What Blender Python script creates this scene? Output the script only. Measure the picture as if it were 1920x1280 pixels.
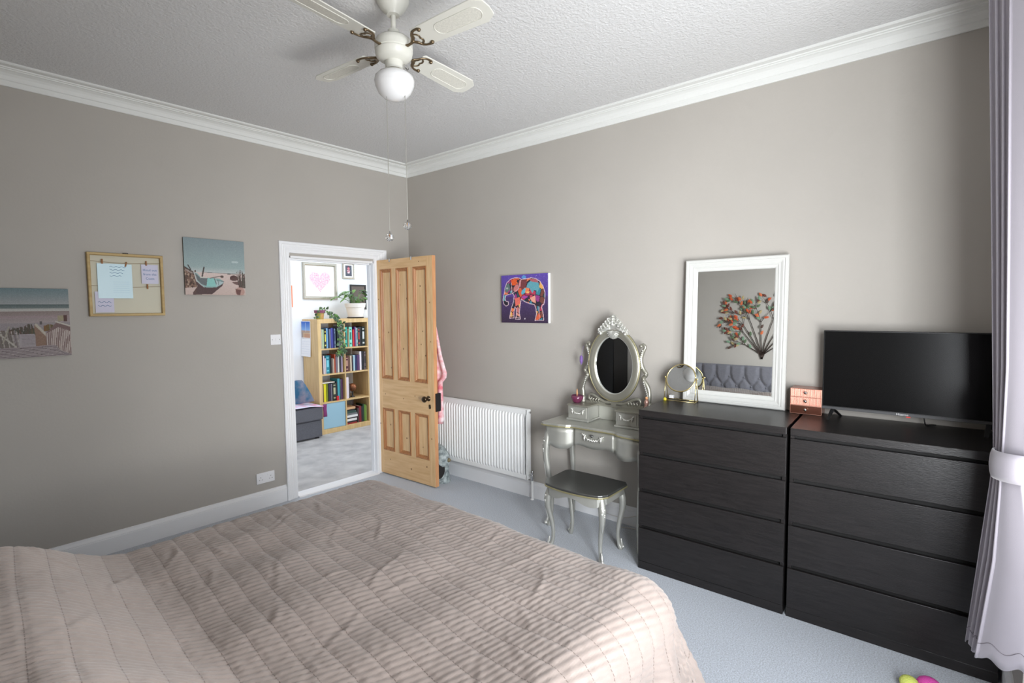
import bpy, bmesh, math, random
import numpy as np
from mathutils import Vector, Matrix
random.seed(7)
PI = math.pi
scene = bpy.context.scene
col = scene.collection
for o in list(bpy.data.objects):
    bpy.data.objects.remove(o)

# ------------------------------------------------------------------ camera, world, light, exposure
cam_d = bpy.data.cameras.new('camera')
cam = bpy.data.objects.new('camera', cam_d)
col.objects.link(cam)
yaw, pitch, roll = 0.8403640547, -0.0606489536, -0.0100552512
fw = Vector((math.sin(yaw) * math.cos(pitch), math.cos(yaw) * math.cos(pitch), math.sin(pitch)))
rt = Vector((math.cos(yaw), -math.sin(yaw), 0))
up = rt.cross(fw)
cr, sr = math.cos(roll), math.sin(roll)
r2, u2 = rt * cr + up * sr, up * cr - rt * sr
cam.matrix_world = Matrix(((r2.x, u2.x, -fw.x, -3.32678), (r2.y, u2.y, -fw.y, -4.18938), (r2.z, u2.z, -fw.z, 1.6282), (0, 0, 0, 1)))
cam_d.sensor_width = 36.0
cam_d.lens = 951.0985 / 1920 * 36.0
cam_d.shift_x = 27.986 / 1920
cam_d.shift_y = -5.747 / 1920
cam_d.clip_start = 0.02
scene.camera = cam

w = bpy.data.worlds.new('world')
scene.world = w
w.use_nodes = True
w.node_tree.nodes['Background'].inputs[0].default_value = (0.72, 0.82, 1.0, 1)
w.node_tree.nodes['Background'].inputs[1].default_value = 1.2

def area(name, loc, target, sx, sy, power, colr=(1, 1, 1), spread=180):
    d = bpy.data.lights.new(name, 'AREA')
    d.shape = 'RECTANGLE'; d.size = sx; d.size_y = sy; d.energy = power; d.color = colr; d.spread = math.radians(spread)
    o = bpy.data.objects.new(name, d)
    col.objects.link(o)
    o.location = loc
    o.rotation_euler = (Vector(target) - Vector(loc)).to_track_quat('-Z', 'Y').to_euler()
    return o
area('bay_side_daylight', (-2.70, -4.72, 1.45), (0.0, -2.0, 1.38), 0.7, 1.5, 53, (0.92, 0.96, 1.0), 122)
area('headboard_wall_fill', (-1.25, -4.85, 1.6), (-3.7, -3.0, 1.35), 0.7, 1.4, 25, (0.95, 0.975, 1.0), 72)  # added lamp that brightens the headboard wall; no window on this bay side
area('bay_daylight', (-1.75, -5.04, 1.62), (-0.55, 0, 0.95), 1.5, 1.6, 17, (0.93, 0.965, 1.0), 84)
area('sill_bounce', (-2.05, -4.80, 0.80), (-0.9, -2.2, 3.06), 1.6, 0.45, 29, (1.0, 0.99, 0.96), 125)
area('landing_side_fill', (2.45, 0.9, 1.6), (0.0, 1.6, 1.2), 1.2, 1.6, 31, (0.95, 0.975, 1.0))  # added fill from the side to brighten the landing, no window there
area('landing_top_fill', (0.1, 1.05, 2.9), (0.1, 1.05, 0), 1.6, 0.8, 22, (0.96, 0.98, 1.0))  # added overhead fill for the landing, not an actual ceiling fitting

scene.view_settings.view_transform = 'Standard'
scene.view_settings.look = 'None'
scene.view_settings.gamma = 1
scene.view_settings.use_curve_mapping = False
scene.view_settings.exposure = 0.10
scene.cycles.use_denoising = True
scene.cycles.max_bounces = 14
scene.cycles.diffuse_bounces = 8
scene.cycles.sample_clamp_indirect = 8

# ------------------------------------------------------------------ materials
def lin(c):
    c = c / 255.0
    return c / 12.92 if c <= 0.04045 else ((c + 0.055) / 1.055) ** 2.4
def S(r, g, b):
    return (lin(r), lin(g), lin(b), 1)
def mat(name, rgb, rough=0.5, metal=0.0, var=0.0, vscale=3.0, bump=0.0, bscale=200.0, stretch=(1, 1, 1), spec=0.5, rgb2=None, coat=0.0, sheen=0.0, trans=0.0, ior=1.45, detail=3.0):
    m = bpy.data.materials.new(name)
    m.use_nodes = True
    nt = m.node_tree
    b = nt.nodes['Principled BSDF']
    b.inputs['Base Color'].default_value = S(*rgb)
    b.inputs['Roughness'].default_value = rough
    b.inputs['Metallic'].default_value = metal
    b.inputs['Specular IOR Level'].default_value = spec
    b.inputs['Coat Weight'].default_value = coat
    b.inputs['Sheen Weight'].default_value = sheen
    b.inputs['Transmission Weight'].default_value = trans
    b.inputs['IOR'].default_value = ior
    if var or bump or rgb2:
        tc = nt.nodes.new('ShaderNodeTexCoord')
        mp = nt.nodes.new('ShaderNodeMapping')
        mp.inputs['Scale'].default_value = stretch
        nt.links.new(tc.outputs['Object'], mp.inputs['Vector'])
    if var or rgb2:
        n = nt.nodes.new('ShaderNodeTexNoise')
        n.inputs['Scale'].default_value = vscale
        n.inputs['Detail'].default_value = detail
        nt.links.new(mp.outputs[0], n.inputs['Vector'])
        mx = nt.nodes.new('ShaderNodeValToRGB')
        a = rgb2 if rgb2 else tuple(max(0, c * (1 - var)) for c in rgb)
        z = rgb if rgb2 else tuple(min(255, c * (1 + var)) for c in rgb)
        mx.color_ramp.elements[0].position = 0.35
        mx.color_ramp.elements[1].position = 0.65
        mx.color_ramp.elements[0].color = S(*a)
        mx.color_ramp.elements[1].color = S(*z)
        nt.links.new(n.outputs['Fac'], mx.inputs[0])
        nt.links.new(mx.outputs[0], b.inputs['Base Color'])
    if bump:
        n2 = nt.nodes.new('ShaderNodeTexNoise')
        n2.inputs['Scale'].default_value = bscale
        n2.inputs['Detail'].default_value = 2
        nt.links.new(mp.outputs[0], n2.inputs['Vector'])
        bp = nt.nodes.new('ShaderNodeBump')
        bp.inputs['Strength'].default_value = bump
        bp.inputs['Distance'].default_value = 0.01
        nt.links.new(n2.outputs['Fac'], bp.inputs['Height'])
        nt.links.new(bp.outputs[0], b.inputs['Normal'])
    return m
M = {}
M['wall'] = mat('wall_paint', (178, 173, 166), 0.85, var=0.012, vscale=1.2, bump=0.06, bscale=60)
M['wall_hall'] = mat('landing_paint', (236, 240, 244), 0.85)
M['ceil'] = mat('ceiling_paper', (214, 214, 214), 0.9, bump=0.55, bscale=75)
M['gloss'] = mat('white_gloss', (240, 241, 243), 0.4)
M['cornice'] = mat('cornice_paint', (226, 227, 224), 0.65)
M['carpet'] = mat('grey_carpet', (188, 194, 203), 0.95, var=0.10, vscale=160, bump=0.5, bscale=320, sheen=0.3)
M['carpet_hall'] = mat('pale_carpet', (196, 194, 192), 0.95, rgb2=(170, 168, 168), vscale=5, bump=0.5, bscale=300, detail=6)
M['pine'] = mat('waxed_pine', (232, 196, 148), 0.42, rgb2=(218, 178, 128), vscale=5, stretch=(9, 9, 0.8), bump=0.05, bscale=40)
M['pine_h'] = mat('waxed_pine_cross', (230, 193, 145), 0.42, rgb2=(216, 175, 125), vscale=5, stretch=(9, 0.8, 9), bump=0.05, bscale=40)
M['pine_edge'] = mat('pine_edge', (214, 160, 112), 0.45, rgb2=(200, 142, 98), vscale=5, stretch=(9, 9, 1.2))
M['pine_mould'] = mat('pine_moulding', (188, 134, 86), 0.4, rgb2=(164, 108, 66), vscale=6, stretch=(9, 9, 1))
M['knot'] = mat('pine_knot', (134, 94, 60), 0.5)
M['bronze'] = mat('dark_bronze', (78, 66, 52), 0.3, metal=0.9)
M['black_iron'] = mat('black_iron', (34, 32, 32), 0.45, metal=0.3)
M['quilt'] = mat('satin_quilt', (150, 137, 130), 0.5, var=0.03, vscale=3, bump=0.12, bscale=420, sheen=0.25)
M['blackwood'] = mat('black_brown_wood', (35, 32, 32), 0.33, rgb2=(27, 25, 25), vscale=6, stretch=(14, 1.2, 14), bump=0.12, bscale=30)
M['blackgap'] = mat('black_recess', (16, 15, 15), 0.7)
M['silver'] = mat('silver_paint', (184, 184, 177), 0.4, metal=0.6, var=0.05, vscale=4)
M['silver_hi'] = mat('silver_leaf', (224, 224, 218), 0.34, metal=0.7)
M['silver_dk'] = mat('dark_pewter', (112, 113, 112), 0.33, metal=0.8)
M['champagne'] = mat('champagne_paint', (160, 158, 146), 0.36, metal=0.6)
M['gilt'] = mat('gilt_edge', (184, 176, 136), 0.36, metal=0.7)
M['mirror'] = mat('mirror_glass', (225, 228, 228), 0.0, metal=1.0)
M['brassy'] = mat('pale_gold', (214, 196, 140), 0.25, metal=0.95)
M['frame_white'] = mat('frame_white', (206, 206, 202), 0.45)
M['tvscreen'] = mat('tv_screen', (10, 10, 11), 0.2, spec=0.18)
M['plastic_black'] = mat('black_plastic', (22, 22, 23), 0.35)
M['grey_edge'] = mat('grey_plastic', (70, 70, 72), 0.4)
M['rose'] = mat('rose_gold_mirror', (170, 112, 94), 0.22, metal=1.0)
M['rose_edge'] = mat('rose_gold_edge', (206, 156, 138), 0.35, metal=0.9)
M['rose_ribbed'] = mat('rose_gold_ribbed', (186, 126, 110), 0.38, metal=0.6)
M['crystal'] = mat('clear_crystal', (250, 250, 250), 0.02, trans=1.0, ior=1.5)
M['fan'] = mat('fan_white', (212, 211, 202), 0.35)
M['cane'] = mat('cane_inset', (206, 204, 194), 0.7, var=0.035, vscale=150)
M['antique'] = mat('antique_brass', (120, 104, 82), 0.35, metal=0.85)
M['opal'] = mat('opal_glass', (226, 226, 226), 0.12, coat=0.6)
M['chain'] = mat('chain_metal', (190, 188, 180), 0.35, metal=0.8)
M['radiator'] = mat('radiator_white', (246, 247, 246), 0.35)
M['chrome'] = mat('chrome', (200, 200, 200), 0.15, metal=1.0)
M['plate'] = mat('white_plastic', (238, 238, 240), 0.3)
M['dark'] = mat('dark_slot', (40, 38, 38), 0.6)
M['oak'] = mat('oak_effect', (216, 186, 134), 0.5, rgb2=(202, 170, 118), vscale=5, stretch=(8, 8, 0.8))
M['paper'] = mat('paper_white', (240, 240, 240), 0.8)
M['pages'] = mat('book_pages', (226, 218, 198), 0.9)
M['bluebox'] = mat('pale_blue_fabric', (152, 188, 204), 0.85, bump=0.1, bscale=500)
M['pinkbox'] = mat('pink_fabric', (206, 78, 150), 0.85)
M['leafg'] = mat('leaf_green', (74, 116, 52), 0.45, rgb2=(120, 160, 84), vscale=14)
M['leafd'] = mat('leaf_dark_green', (52, 78, 50), 0.45, rgb2=(90, 116, 82), vscale=20)
M['soil'] = mat('soil', (52, 42, 36), 0.95)
M['pot'] = mat('white_glazed_pot', (238, 234, 228), 0.3)
M['potsaucer'] = mat('dark_saucer', (48, 44, 44), 0.5)
M['gsofa'] = mat('charcoal_upholstery', (92, 92, 98), 0.9, var=0.05, vscale=100, bump=0.2, bscale=400)
M['silverframe'] = mat('silver_frame', (198, 192, 178), 0.25, metal=0.8)
M['blackframe'] = mat('black_frame', (30, 28, 28), 0.4)
M['wframe'] = mat('light_wood_frame', (190, 164, 112), 0.55, rgb2=(176, 148, 98), vscale=6, stretch=(1, 6, 6))
M['cream'] = mat('cream_board', (206, 202, 184), 0.85)
M['peg'] = mat('peg_wood', (150, 104, 66), 0.7)
M['string'] = mat('string', (150, 128, 96), 0.9)
M['curtain'] = mat('silver_grey_curtain', (158, 153, 161), 0.6, bump=0.06, bscale=500, sheen=0.3)
M['robe'] = mat('pink_white_robe', (242, 224, 226), 0.9, rgb2=(226, 120, 132), vscale=16)
M['pet'] = mat('mottled_blue_grey', (190, 200, 200), 0.95, rgb2=(112, 122, 124), vscale=26, bump=0.3, bscale=120)
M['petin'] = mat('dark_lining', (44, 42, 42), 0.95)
M['lime'] = mat('lime_plush', (206, 214, 108), 0.95, bump=0.4, bscale=200)
M['fuchsia'] = mat('fuchsia_plush', (226, 84, 176), 0.95, bump=0.4, bscale=200)
M['amethyst'] = mat('amethyst_glass', (128, 58, 92), 0.1, trans=0.35, coat=0.5)
M['violet'] = mat('violet_crystal', (150, 120, 190), 0.1, trans=0.4)
M['wax'] = mat('peach_wax', (232, 170, 120), 0.5)
M['copperpink'] = mat('pink_copper', (214, 170, 156), 0.3, metal=0.7)
M['yellow'] = mat('yellow_plastic', (222, 206, 60), 0.5)
M['headb'] = mat('grey_velvet', (116, 116, 124), 0.85, sheen=0.4, var=0.03, vscale=60)
M['matt'] = mat('mattress_ticking', (226, 224, 218), 0.9)
M['blackgloss'] = mat('black_gloss', (18, 18, 20), 0.2)
M['branch'] = mat('dark_metal_branch', (66, 54, 48), 0.5, metal=0.5)
M['globe_ball'] = mat('copper_ornament', (140, 88, 58), 0.35, metal=0.5, var=0.2, vscale=12)
M['redled'] = mat('red_led', (220, 50, 40), 0.4)
M['orange'] = mat('orange_print', (236, 110, 50), 0.7)
M['whitetext'] = mat('white_lettering', (215, 215, 215), 0.5)
M['bluetext'] = mat('blue_ink', (96, 130, 170), 0.8)
M['duck'] = mat('blue_card', (164, 196, 204), 0.35, coat=0.5)
M['lilac'] = mat('lilac_card', (206, 204, 222), 0.7)
M['throw'] = mat('patchwork_throw', (214, 214, 232), 0.9, rgb2=(216, 150, 178), vscale=9, detail=1)
M['purplecloth'] = mat('purple_binding', (128, 56, 104), 0.9)
M['tealcush'] = mat('blue_cushion', (44, 92, 122), 0.9, rgb2=(120, 118, 132), vscale=10)
M['redcloth'] = mat('red_edge', (180, 30, 50), 0.9)
M['cable'] = mat('white_cable', (220, 218, 214), 0.5)
M['glass'] = mat('window_glass', (255, 255, 255), 0.0, trans=1.0, ior=1.0)
# flat print: colours carried by a colour attribute
pm = bpy.data.materials.new('flat_print')
pm.use_nodes = True
an = pm.node_tree.nodes.new('ShaderNodeAttribute'); an.attribute_name = 'Col'
pm.node_tree.links.new(an.outputs['Color'], pm.node_tree.nodes['Principled BSDF'].inputs['Base Color'])
pm.node_tree.nodes['Principled BSDF'].inputs['Roughness'].default_value = 0.75
M['print'] = pm
_cm = {}
def cmat(rgb, rough=0.55):
    k = (rgb, rough)
    if k not in _cm:
        _cm[k] = mat('colour_%d_%d_%d' % rgb, rgb, rough)
    return _cm[k]

# ------------------------------------------------------------------ mesh helpers
BASE = {}
class MB:
    """collects shapes that become ONE mesh object"""
    def __init__(s): s.v = []; s.f = []; s.mi = []; s.cur = 0
    def add(s, vs, fs):
        n = len(s.v); s.v += [tuple(p) for p in vs]
        for f in fs: s.f.append(tuple(i + n for i in f)); s.mi.append(s.cur)
        return s
    def box(s, x0, x1, y0, y1, z0, z1):
        x0, x1 = min(x0, x1), max(x0, x1); y0, y1 = min(y0, y1), max(y0, y1); z0, z1 = min(z0, z1), max(z0, z1)
        return s.add([(x0, y0, z0), (x1, y0, z0), (x1, y1, z0), (x0, y1, z0), (x0, y0, z1), (x1, y0, z1), (x1, y1, z1), (x0, y1, z1)],
                     [(0, 3, 2, 1), (4, 5, 6, 7), (0, 1, 5, 4), (1, 2, 6, 5), (2, 3, 7, 6), (3, 0, 4, 7)])
    def hexa(s, p):   # 8 points, bottom 4 ccw then top 4
        return s.add(p, [(0, 3, 2, 1), (4, 5, 6, 7), (0, 1, 5, 4), (1, 2, 6, 5), (2, 3, 7, 6), (3, 0, 4, 7)])
    def prism(s, poly, a, b, axis='z'):
        n = len(poly)
        def P(q, t):
            return (q[0], q[1], t) if axis == 'z' else ((t, q[0], q[1]) if axis == 'x' else (q[0], t, q[1]))
        vs = [P(q, a) for q in poly] + [P(q, b) for q in poly]
        fs = [tuple(range(n))[::-1], tuple(range(n, 2 * n))] + [(i, (i + 1) % n, n + (i + 1) % n, n + i) for i in range(n)]
        return s.add(vs, fs)
    def lathe(s, prof, c=(0, 0, 0), n=24, axis='z', sx=1, sy=1, cap=True):
        vs = []; fs = []
        for r, h in prof:
            for k in range(n):
                a = 2 * PI * k / n; p, q = r * math.cos(a) * sx, r * math.sin(a) * sy
                if axis == 'z': vs.append((c[0] + p, c[1] + q, c[2] + h))
                elif axis == 'x': vs.append((c[0] + h, c[1] + p, c[2] + q))
                else: vs.append((c[0] + p, c[1] + h, c[2] + q))
        m = len(prof)
        for j in range(m - 1):
            for k in range(n): fs.append((j * n + k, j * n + (k + 1) % n, (j + 1) * n + (k + 1) % n, (j + 1) * n + k))
        if cap:
            fs.append(tuple(range(n))[::-1]); fs.append(tuple((m - 1) * n + k for k in range(n)))
        return s.add(vs, fs)
    def ball(s, c, r, n=10, sx=1, sy=1, sz=1):
        prof = [(max(1e-4, r * math.sin(PI * j / n)), -r * math.cos(PI * j / n) * sz) for j in range(n + 1)]
        return s.lathe(prof, c, max(8, n), 'z', sx, sy)
    def tube(s, path, r, n=8, flat=1.0, cap=True):
        path = [Vector(p) for p in path]; m = len(path)
        rs = r if isinstance(r, (list, tuple)) else [r] * m
        t0 = (path[1] - path[0]).normalized()
        ref = Vector((0, 0, 1)) if abs(t0.z) < 0.9 else Vector((1, 0, 0))
        nx = t0.cross(ref).normalized(); vs = []; fs = []
        for i in range(m):
            t = (path[min(i + 1, m - 1)] - path[max(i - 1, 0)]).normalized()
            nx = (nx - t * nx.dot(t)).normalized(); ny = t.cross(nx)
            for k in range(n):
                a = 2 * PI * k / n
                vs.append(path[i] + nx * (rs[i] * math.cos(a)) + ny * (rs[i] * flat * math.sin(a)))
        for i in range(m - 1):
            for k in range(n): fs.append((i * n + k, i * n + (k + 1) % n, (i + 1) * n + (k + 1) % n, (i + 1) * n + k))
        if cap: fs.append(tuple(range(n))[::-1]); fs.append(tuple((m - 1) * n + k for k in range(n)))
        return s.add(vs, fs)
    def sheet(s, rows):   # grid of points
        h, wd = len(rows), len(rows[0]); vs = [p for r in rows for p in r]
        return s.add(vs, [(i * wd + j, i * wd + j + 1, (i + 1) * wd + j + 1, (i + 1) * wd + j) for i in range(h - 1) for j in range(wd - 1)])
    def frame(s, o, u, v, n, wd, ht, prof):
        """mitred picture-frame: prof = [(inset, height)], o corner, u,v,n unit vectors"""
        o, u, v, n = Vector(o), Vector(u), Vector(v), Vector(n); vs = []; fs = []
        for ins, hh in prof:
            for a, b in ((ins, ins), (wd - ins, ins), (wd - ins, ht - ins), (ins, ht - ins)):
                vs.append(o + u * a + v * b + n * hh)
        m = len(prof)
        for j in range(m):
            j2 = (j + 1) % m
            for k in range(4): fs.append((j * 4 + k, j * 4 + (k + 1) % 4, j2 * 4 + (k + 1) % 4, j2 * 4 + k))
        return s.add(vs, fs)
    def build(s, name, m, parent=None, smooth=False, bevel=0.0, thick=0.0, subsurf=0, angle=None):
        me = bpy.data.meshes.new(name)
        b = BASE.get(parent, (0, 0, 0)) if parent else (0, 0, 0)
        me.from_pydata([(p[0] - b[0], p[1] - b[1], p[2] - b[2]) for p in s.v], [], s.f)
        ms = m if isinstance(m, (list, tuple)) else [m]
        for q in ms: me.materials.append(q)
        if len(ms) > 1: me.polygons.foreach_set('material_index', s.mi)
        bm = bmesh.new(); bm.from_mesh(me); bmesh.ops.recalc_face_normals(bm, faces=bm.faces[:]); bm.to_mesh(me); bm.free()
        if smooth:
            me.polygons.foreach_set('use_smooth', [True] * len(me.polygons))
            if angle:
                try: me.set_sharp_from_angle(angle=angle)
                except Exception: pass
        o = bpy.data.objects.new(name, me)
        col.objects.link(o)
        if parent: o.parent = parent; BASE[o] = b
        if thick:
            md = o.modifiers.new('thickness', 'SOLIDIFY'); md.thickness = thick; md.offset = 0
        if bevel:
            md = o.modifiers.new('bevel', 'BEVEL'); md.width = bevel; md.segments = 2; md.limit_method = 'ANGLE'; md.angle_limit = 0.6
        if subsurf:
            md = o.modifiers.new('subsurf', 'SUBSURF'); md.levels = subsurf; md.render_levels = subsurf
        return o
def tag(o, label=None, cat=None, group=None, kind=None):
    if label: o['label'] = label
    if cat: o['category'] = cat
    if group: o['group'] = group
    if kind: o['kind'] = kind
    return o
TH = 0.0343375
def thing(name, label, cat, base=(0, 0, 0), rot=0.0, group=None, kind=None, pivot=None):
    """Empty at the thing's base; parts are given in the frame's absolute coordinates. rot turns the frame about the room corner (or pivot)"""
    o = bpy.data.objects.new(name, None); o.empty_display_size = 0.1
    col.objects.link(o)
    px, py = pivot or (0, 0)
    c, s = math.cos(rot), math.sin(rot)
    o.location = (px + c * base[0] - s * base[1], py + s * base[0] + c * base[1], base[2])
    o.rotation_euler = (0, 0, rot)
    BASE[o] = tuple(base)
    return tag(o, label, cat, group, kind)
def dup(root):
    r = root.copy(); col.objects.link(r); BASE[r] = BASE[root]
    for ch in list(root.children):
        c = ch.copy(); col.objects.link(c); c.parent = r; BASE[c] = BASE[root]
        for g in ch.children:
            d = g.copy(); col.objects.link(d); d.parent = c; BASE[d] = BASE[root]
    return r
def rebase(o, b, rot=0.0, pivot=(0, 0)):
    """move a single-mesh thing's origin to b (frame coordinates) and turn the frame"""
    me = o.data
    for v in me.vertices: v.co -= Vector(b)
    c, s = math.cos(rot), math.sin(rot)
    o.location = (pivot[0] + c * b[0] - s * b[1], pivot[1] + s * b[0] + c * b[1], b[2]); o.rotation_euler = (0, 0, rot)
    return o
def struct(name, mb, m, parent=None, **k):
    o = mb.build(name, m, parent, **k)
    if not parent: o['kind'] = 'structure'
    return o
def text(name, s, size, m, parent, loc, rot, align='CENTER', ext=0.0004):
    cu = bpy.data.curves.new(name, 'FONT'); cu.body = s; cu.size = size; cu.align_x = align; cu.extrude = ext; cu.resolution_u = 3
    o = bpy.data.objects.new(name, cu); col.objects.link(o)
    dg = bpy.context.evaluated_depsgraph_get()
    me = bpy.data.meshes.new_from_object(o.evaluated_get(dg)); bpy.data.objects.remove(o)
    me.materials.clear(); me.materials.append(m); me.name = name
    o = bpy.data.objects.new(name, me); col.objects.link(o)
    b = BASE.get(parent, (0, 0, 0)); o.parent = parent
    o.location = tuple(loc[i] - b[i] for i in range(3)); o.rotation_euler = rot
    return o
class Pic:
    """tiny painter: colours of a flat print, sampled on a grid"""
    def __init__(s, wd, ht, rgb):
        s.w, s.h = wd, ht
        s.U, s.V = np.meshgrid((np.arange(wd) + .5) / wd, (np.arange(ht) + .5) / ht)
        s.a = np.zeros((ht, wd, 3)) + np.array(rgb, float)
    def put(s, mask, rgb):
        s.a[mask] = rgb; return s
    def inpoly(s, pts):
        m = np.zeros(s.U.shape, bool); n = len(pts)
        for i in range(n):
            (x0, y0), (x1, y1) = pts[i], pts[(i + 1) % n]
            if y0 == y1: continue
            c = ((y0 > s.V) != (y1 > s.V)) & (s.U < (x1 - x0) * (s.V - y0) / (y1 - y0) + x0)
            m ^= c
        return m
    def poly(s, pts, rgb): return s.put(s.inpoly(pts), rgb)
    def ell(s, cx, cy, rx, ry, rgb): return s.put(((s.U - cx) / rx) ** 2 + ((s.V - cy) / ry) ** 2 < 1, rgb)
    def rect(s, x0, x1, y0, y1, rgb): return s.put((s.U >= x0) & (s.U < x1) & (s.V >= y0) & (s.V < y1), rgb)
    def line(s, x0, y0, x1, y1, wd, rgb):
        dx, dy = x1 - x0, y1 - y0; L = dx * dx + dy * dy + 1e-9
        t = np.clip(((s.U - x0) * dx + (s.V - y0) * dy) / L, 0, 1)
        return s.put(np.hypot(s.U - x0 - t * dx, s.V - y0 - t * dy) < wd / 2, rgb)
    def grad(s, y0, y1, c0, c1):
        m = (s.V >= y0) & (s.V < y1); t = ((s.V - y0) / (y1 - y0))[m][:, None]
        s.a[m] = np.array(c0) * (1 - t) + np.array(c1) * t; return s
    def noise(s, amp, rng=np.random.RandomState(3)):
        s.a = np.clip(s.a + rng.normal(0, amp, s.U.shape)[..., None], 0, 255); return s
    def build(s, name, o, u, v, wd, ht, parent):
        """panel whose v runs DOWN in the picture (V=0 is the top row)"""
        b = np.array(BASE.get(parent, (0, 0, 0))); o, u, v = np.array(o) - b, np.array(u), np.array(v)
        X, Y = np.meshgrid(np.linspace(0, 1, s.w), np.linspace(0, 1, s.h))
        co = o + X[..., None] * u * wd + (1 - Y)[..., None] * v * ht
        idx = np.arange(s.w * s.h).reshape(s.h, s.w)
        q = np.stack([idx[1:, :-1], idx[1:, 1:], idx[:-1, 1:], idx[:-1, :-1]], -1).reshape(-1, 4)
        me = bpy.data.meshes.new(name); me.from_pydata(co.reshape(-1, 3).tolist(), [], q.tolist())
        c = s.a / 255.0; c = np.where(c <= .04045, c / 12.92, ((c + .055) / 1.055) ** 2.4)
        at = me.color_attributes.new('Col', 'FLOAT_COLOR', 'POINT')
        at.data.foreach_set('color', np.concatenate([c.reshape(-1, 3), np.ones((s.w * s.h, 1))], 1).astype(np.float32).ravel())
        me.materials.append(M['print'])
        ob = bpy.data.objects.new(name, me); col.objects.link(ob); ob.parent = parent; BASE[ob] = tuple(b)
        return ob
def arc(cx, cy, r, a0, a1, n):
    return [(cx + r * math.cos(a0 + (a1 - a0) * i / n), cy + r * math.sin(a0 + (a1 - a0) * i / n)) for i in range(n + 1)]
def smooth_path(pts, k=4):
    """Catmull-Rom through points"""
    P = [Vector(p) for p in pts]; P = [P[0] * 2 - P[1]] + P + [P[-1] * 2 - P[-2]]; out = []
    for i in range(1, len(P) - 2):
        for j in range(k):
            t = j / k; a, b, c, d = P[i - 1], P[i], P[i + 1], P[i + 2]
            out.append(0.5 * ((2 * b) + (c - a) * t + (2 * a - 5 * b + 4 * c - d) * t * t + (3 * b - a - 3 * c + d) * t ** 3))
    out.append(P[-2]); return out
def lerp_list(vals, n):
    return [float(np.interp(i / (n - 1), np.linspace(0, 1, len(vals)), vals)) for i in range(n)]

# ------------------------------------------------------------------ the setting
H = 3.06
XD, YC = -3.70, -4.42           # headboard wall, window wall
sx = lambda y: -TH * y          # x of the right wall at depth y
struct('floor', MB().box(XD - .1, 0.6, -5.2, -0.0, -0.1, 0), M['carpet'])
struct('floor_landing', MB().box(-2.2, 2.6, 0.0, 2.3, -0.1, 0.0), M['carpet_hall'])
struct('ceiling', MB().box(XD - .1, 0.6, -5.3, 0.09, H, H + .1), M['ceil'])
struct('ceiling_landing', MB().box(-2.2, 2.6, 0.095, 2.36, H - .06, H + .04), M['wall_hall'])
DX0, DX1, DZ = -1.285, -0.43, 2.085
wb = MB().box(XD - .1, DX0, 0, .095, 0, H).box(DX1, 0.16, 0, .095, 0, H).box(DX0, DX1, 0, .095, DZ, H)
struct('wall_back', wb, M['wall'])
wr = MB().hexa([(0, .0, 0), (.3, .0, 0), (.5, -5.3, 0), (sx(-5.3), -5.3, 0), (0, .0, H), (.3, .0, H), (.5, -5.3, H), (sx(-5.3), -5.3, H)])
struct('wall_right', wr, M['wall'])
struct('wall_left', MB().box(XD - .12, XD, -5.3, 0, 0, H), M['wall'])
BX0, BX1 = -3.0, -0.82
wf = MB().box(XD, BX0, YC - .16, YC, 0, H).box(BX1, sx(YC), YC - .16, YC, 0, H).box(BX0, BX1, YC - .16, YC, 2.72, H)
struct('wall_front', wf, M['wall'])
bay = MB().box(BX0 - .1, BX0, -5.3, YC - .16, 0, H).box(BX1, BX1 + .1, -5.3, YC - .16, 0, H)
bay.box(BX0, BX1, -5.3, -5.12, 0, .72).box(BX0, BX1, -5.3, -5.12, 2.52, H).box(BX0, BX0 + .1, -5.3, -5.12, .72, 2.52).box(BX1 - .1, BX1, -5.3, -5.12, .72, 2.52)
struct('wall_bay', bay, M['wall'])
win = thing('window_1', None, None, (-1.99, -5.2, .72), kind='structure')
f = MB().box(BX0 + .1, BX1 - .1, -5.24, -5.16, .72, .78).box(BX0 + .1, BX1 - .1, -5.24, -5.16, 2.46, 2.52).box(BX0 + .1, BX0 + .16, -5.24, -5.16, .78, 2.46).box(BX1 - .16, BX1 - .1, -5.24, -5.16, .78, 2.46)
f.box(-2.02, -1.96, -5.24, -5.16, .78, 2.46)
f.build('window_frame', M['gloss'], win, bevel=.005)
for x0, x1 in ((BX0 + .16, -2.02), (-1.96, BX1 - .16)):
    MB().box(x0, x1, -5.203, -5.197, .78, 2.46).build('pane', M['glass'], win)
MB().box(BX0 + .02, BX1 - .02, -5.12, -5.05, .69, .72).build('window_sill', M['gloss'], win, bevel=.006)
# landing beyond the door
YE = 2.27
struct('wall_landing_back', MB().box(-2.2, 2.6, YE, YE + .1, 0, H), M['wall_hall'])
struct('wall_landing_left', MB().box(-2.3, -2.2, .14, YE + .1, 0, H), M['wall_hall'])
struct('wall_landing_right', MB().box(2.6, 2.7, .14, YE + .1, 0, H), M['wall_hall'])
struct('wall_landing_front', MB().box(-2.2, DX0, .095, .101, 0, H).box(DX1, 2.6, .095, .101, 0, H).box(DX0, DX1, .095, .101, DZ, H), M['wall_hall'])

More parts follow.
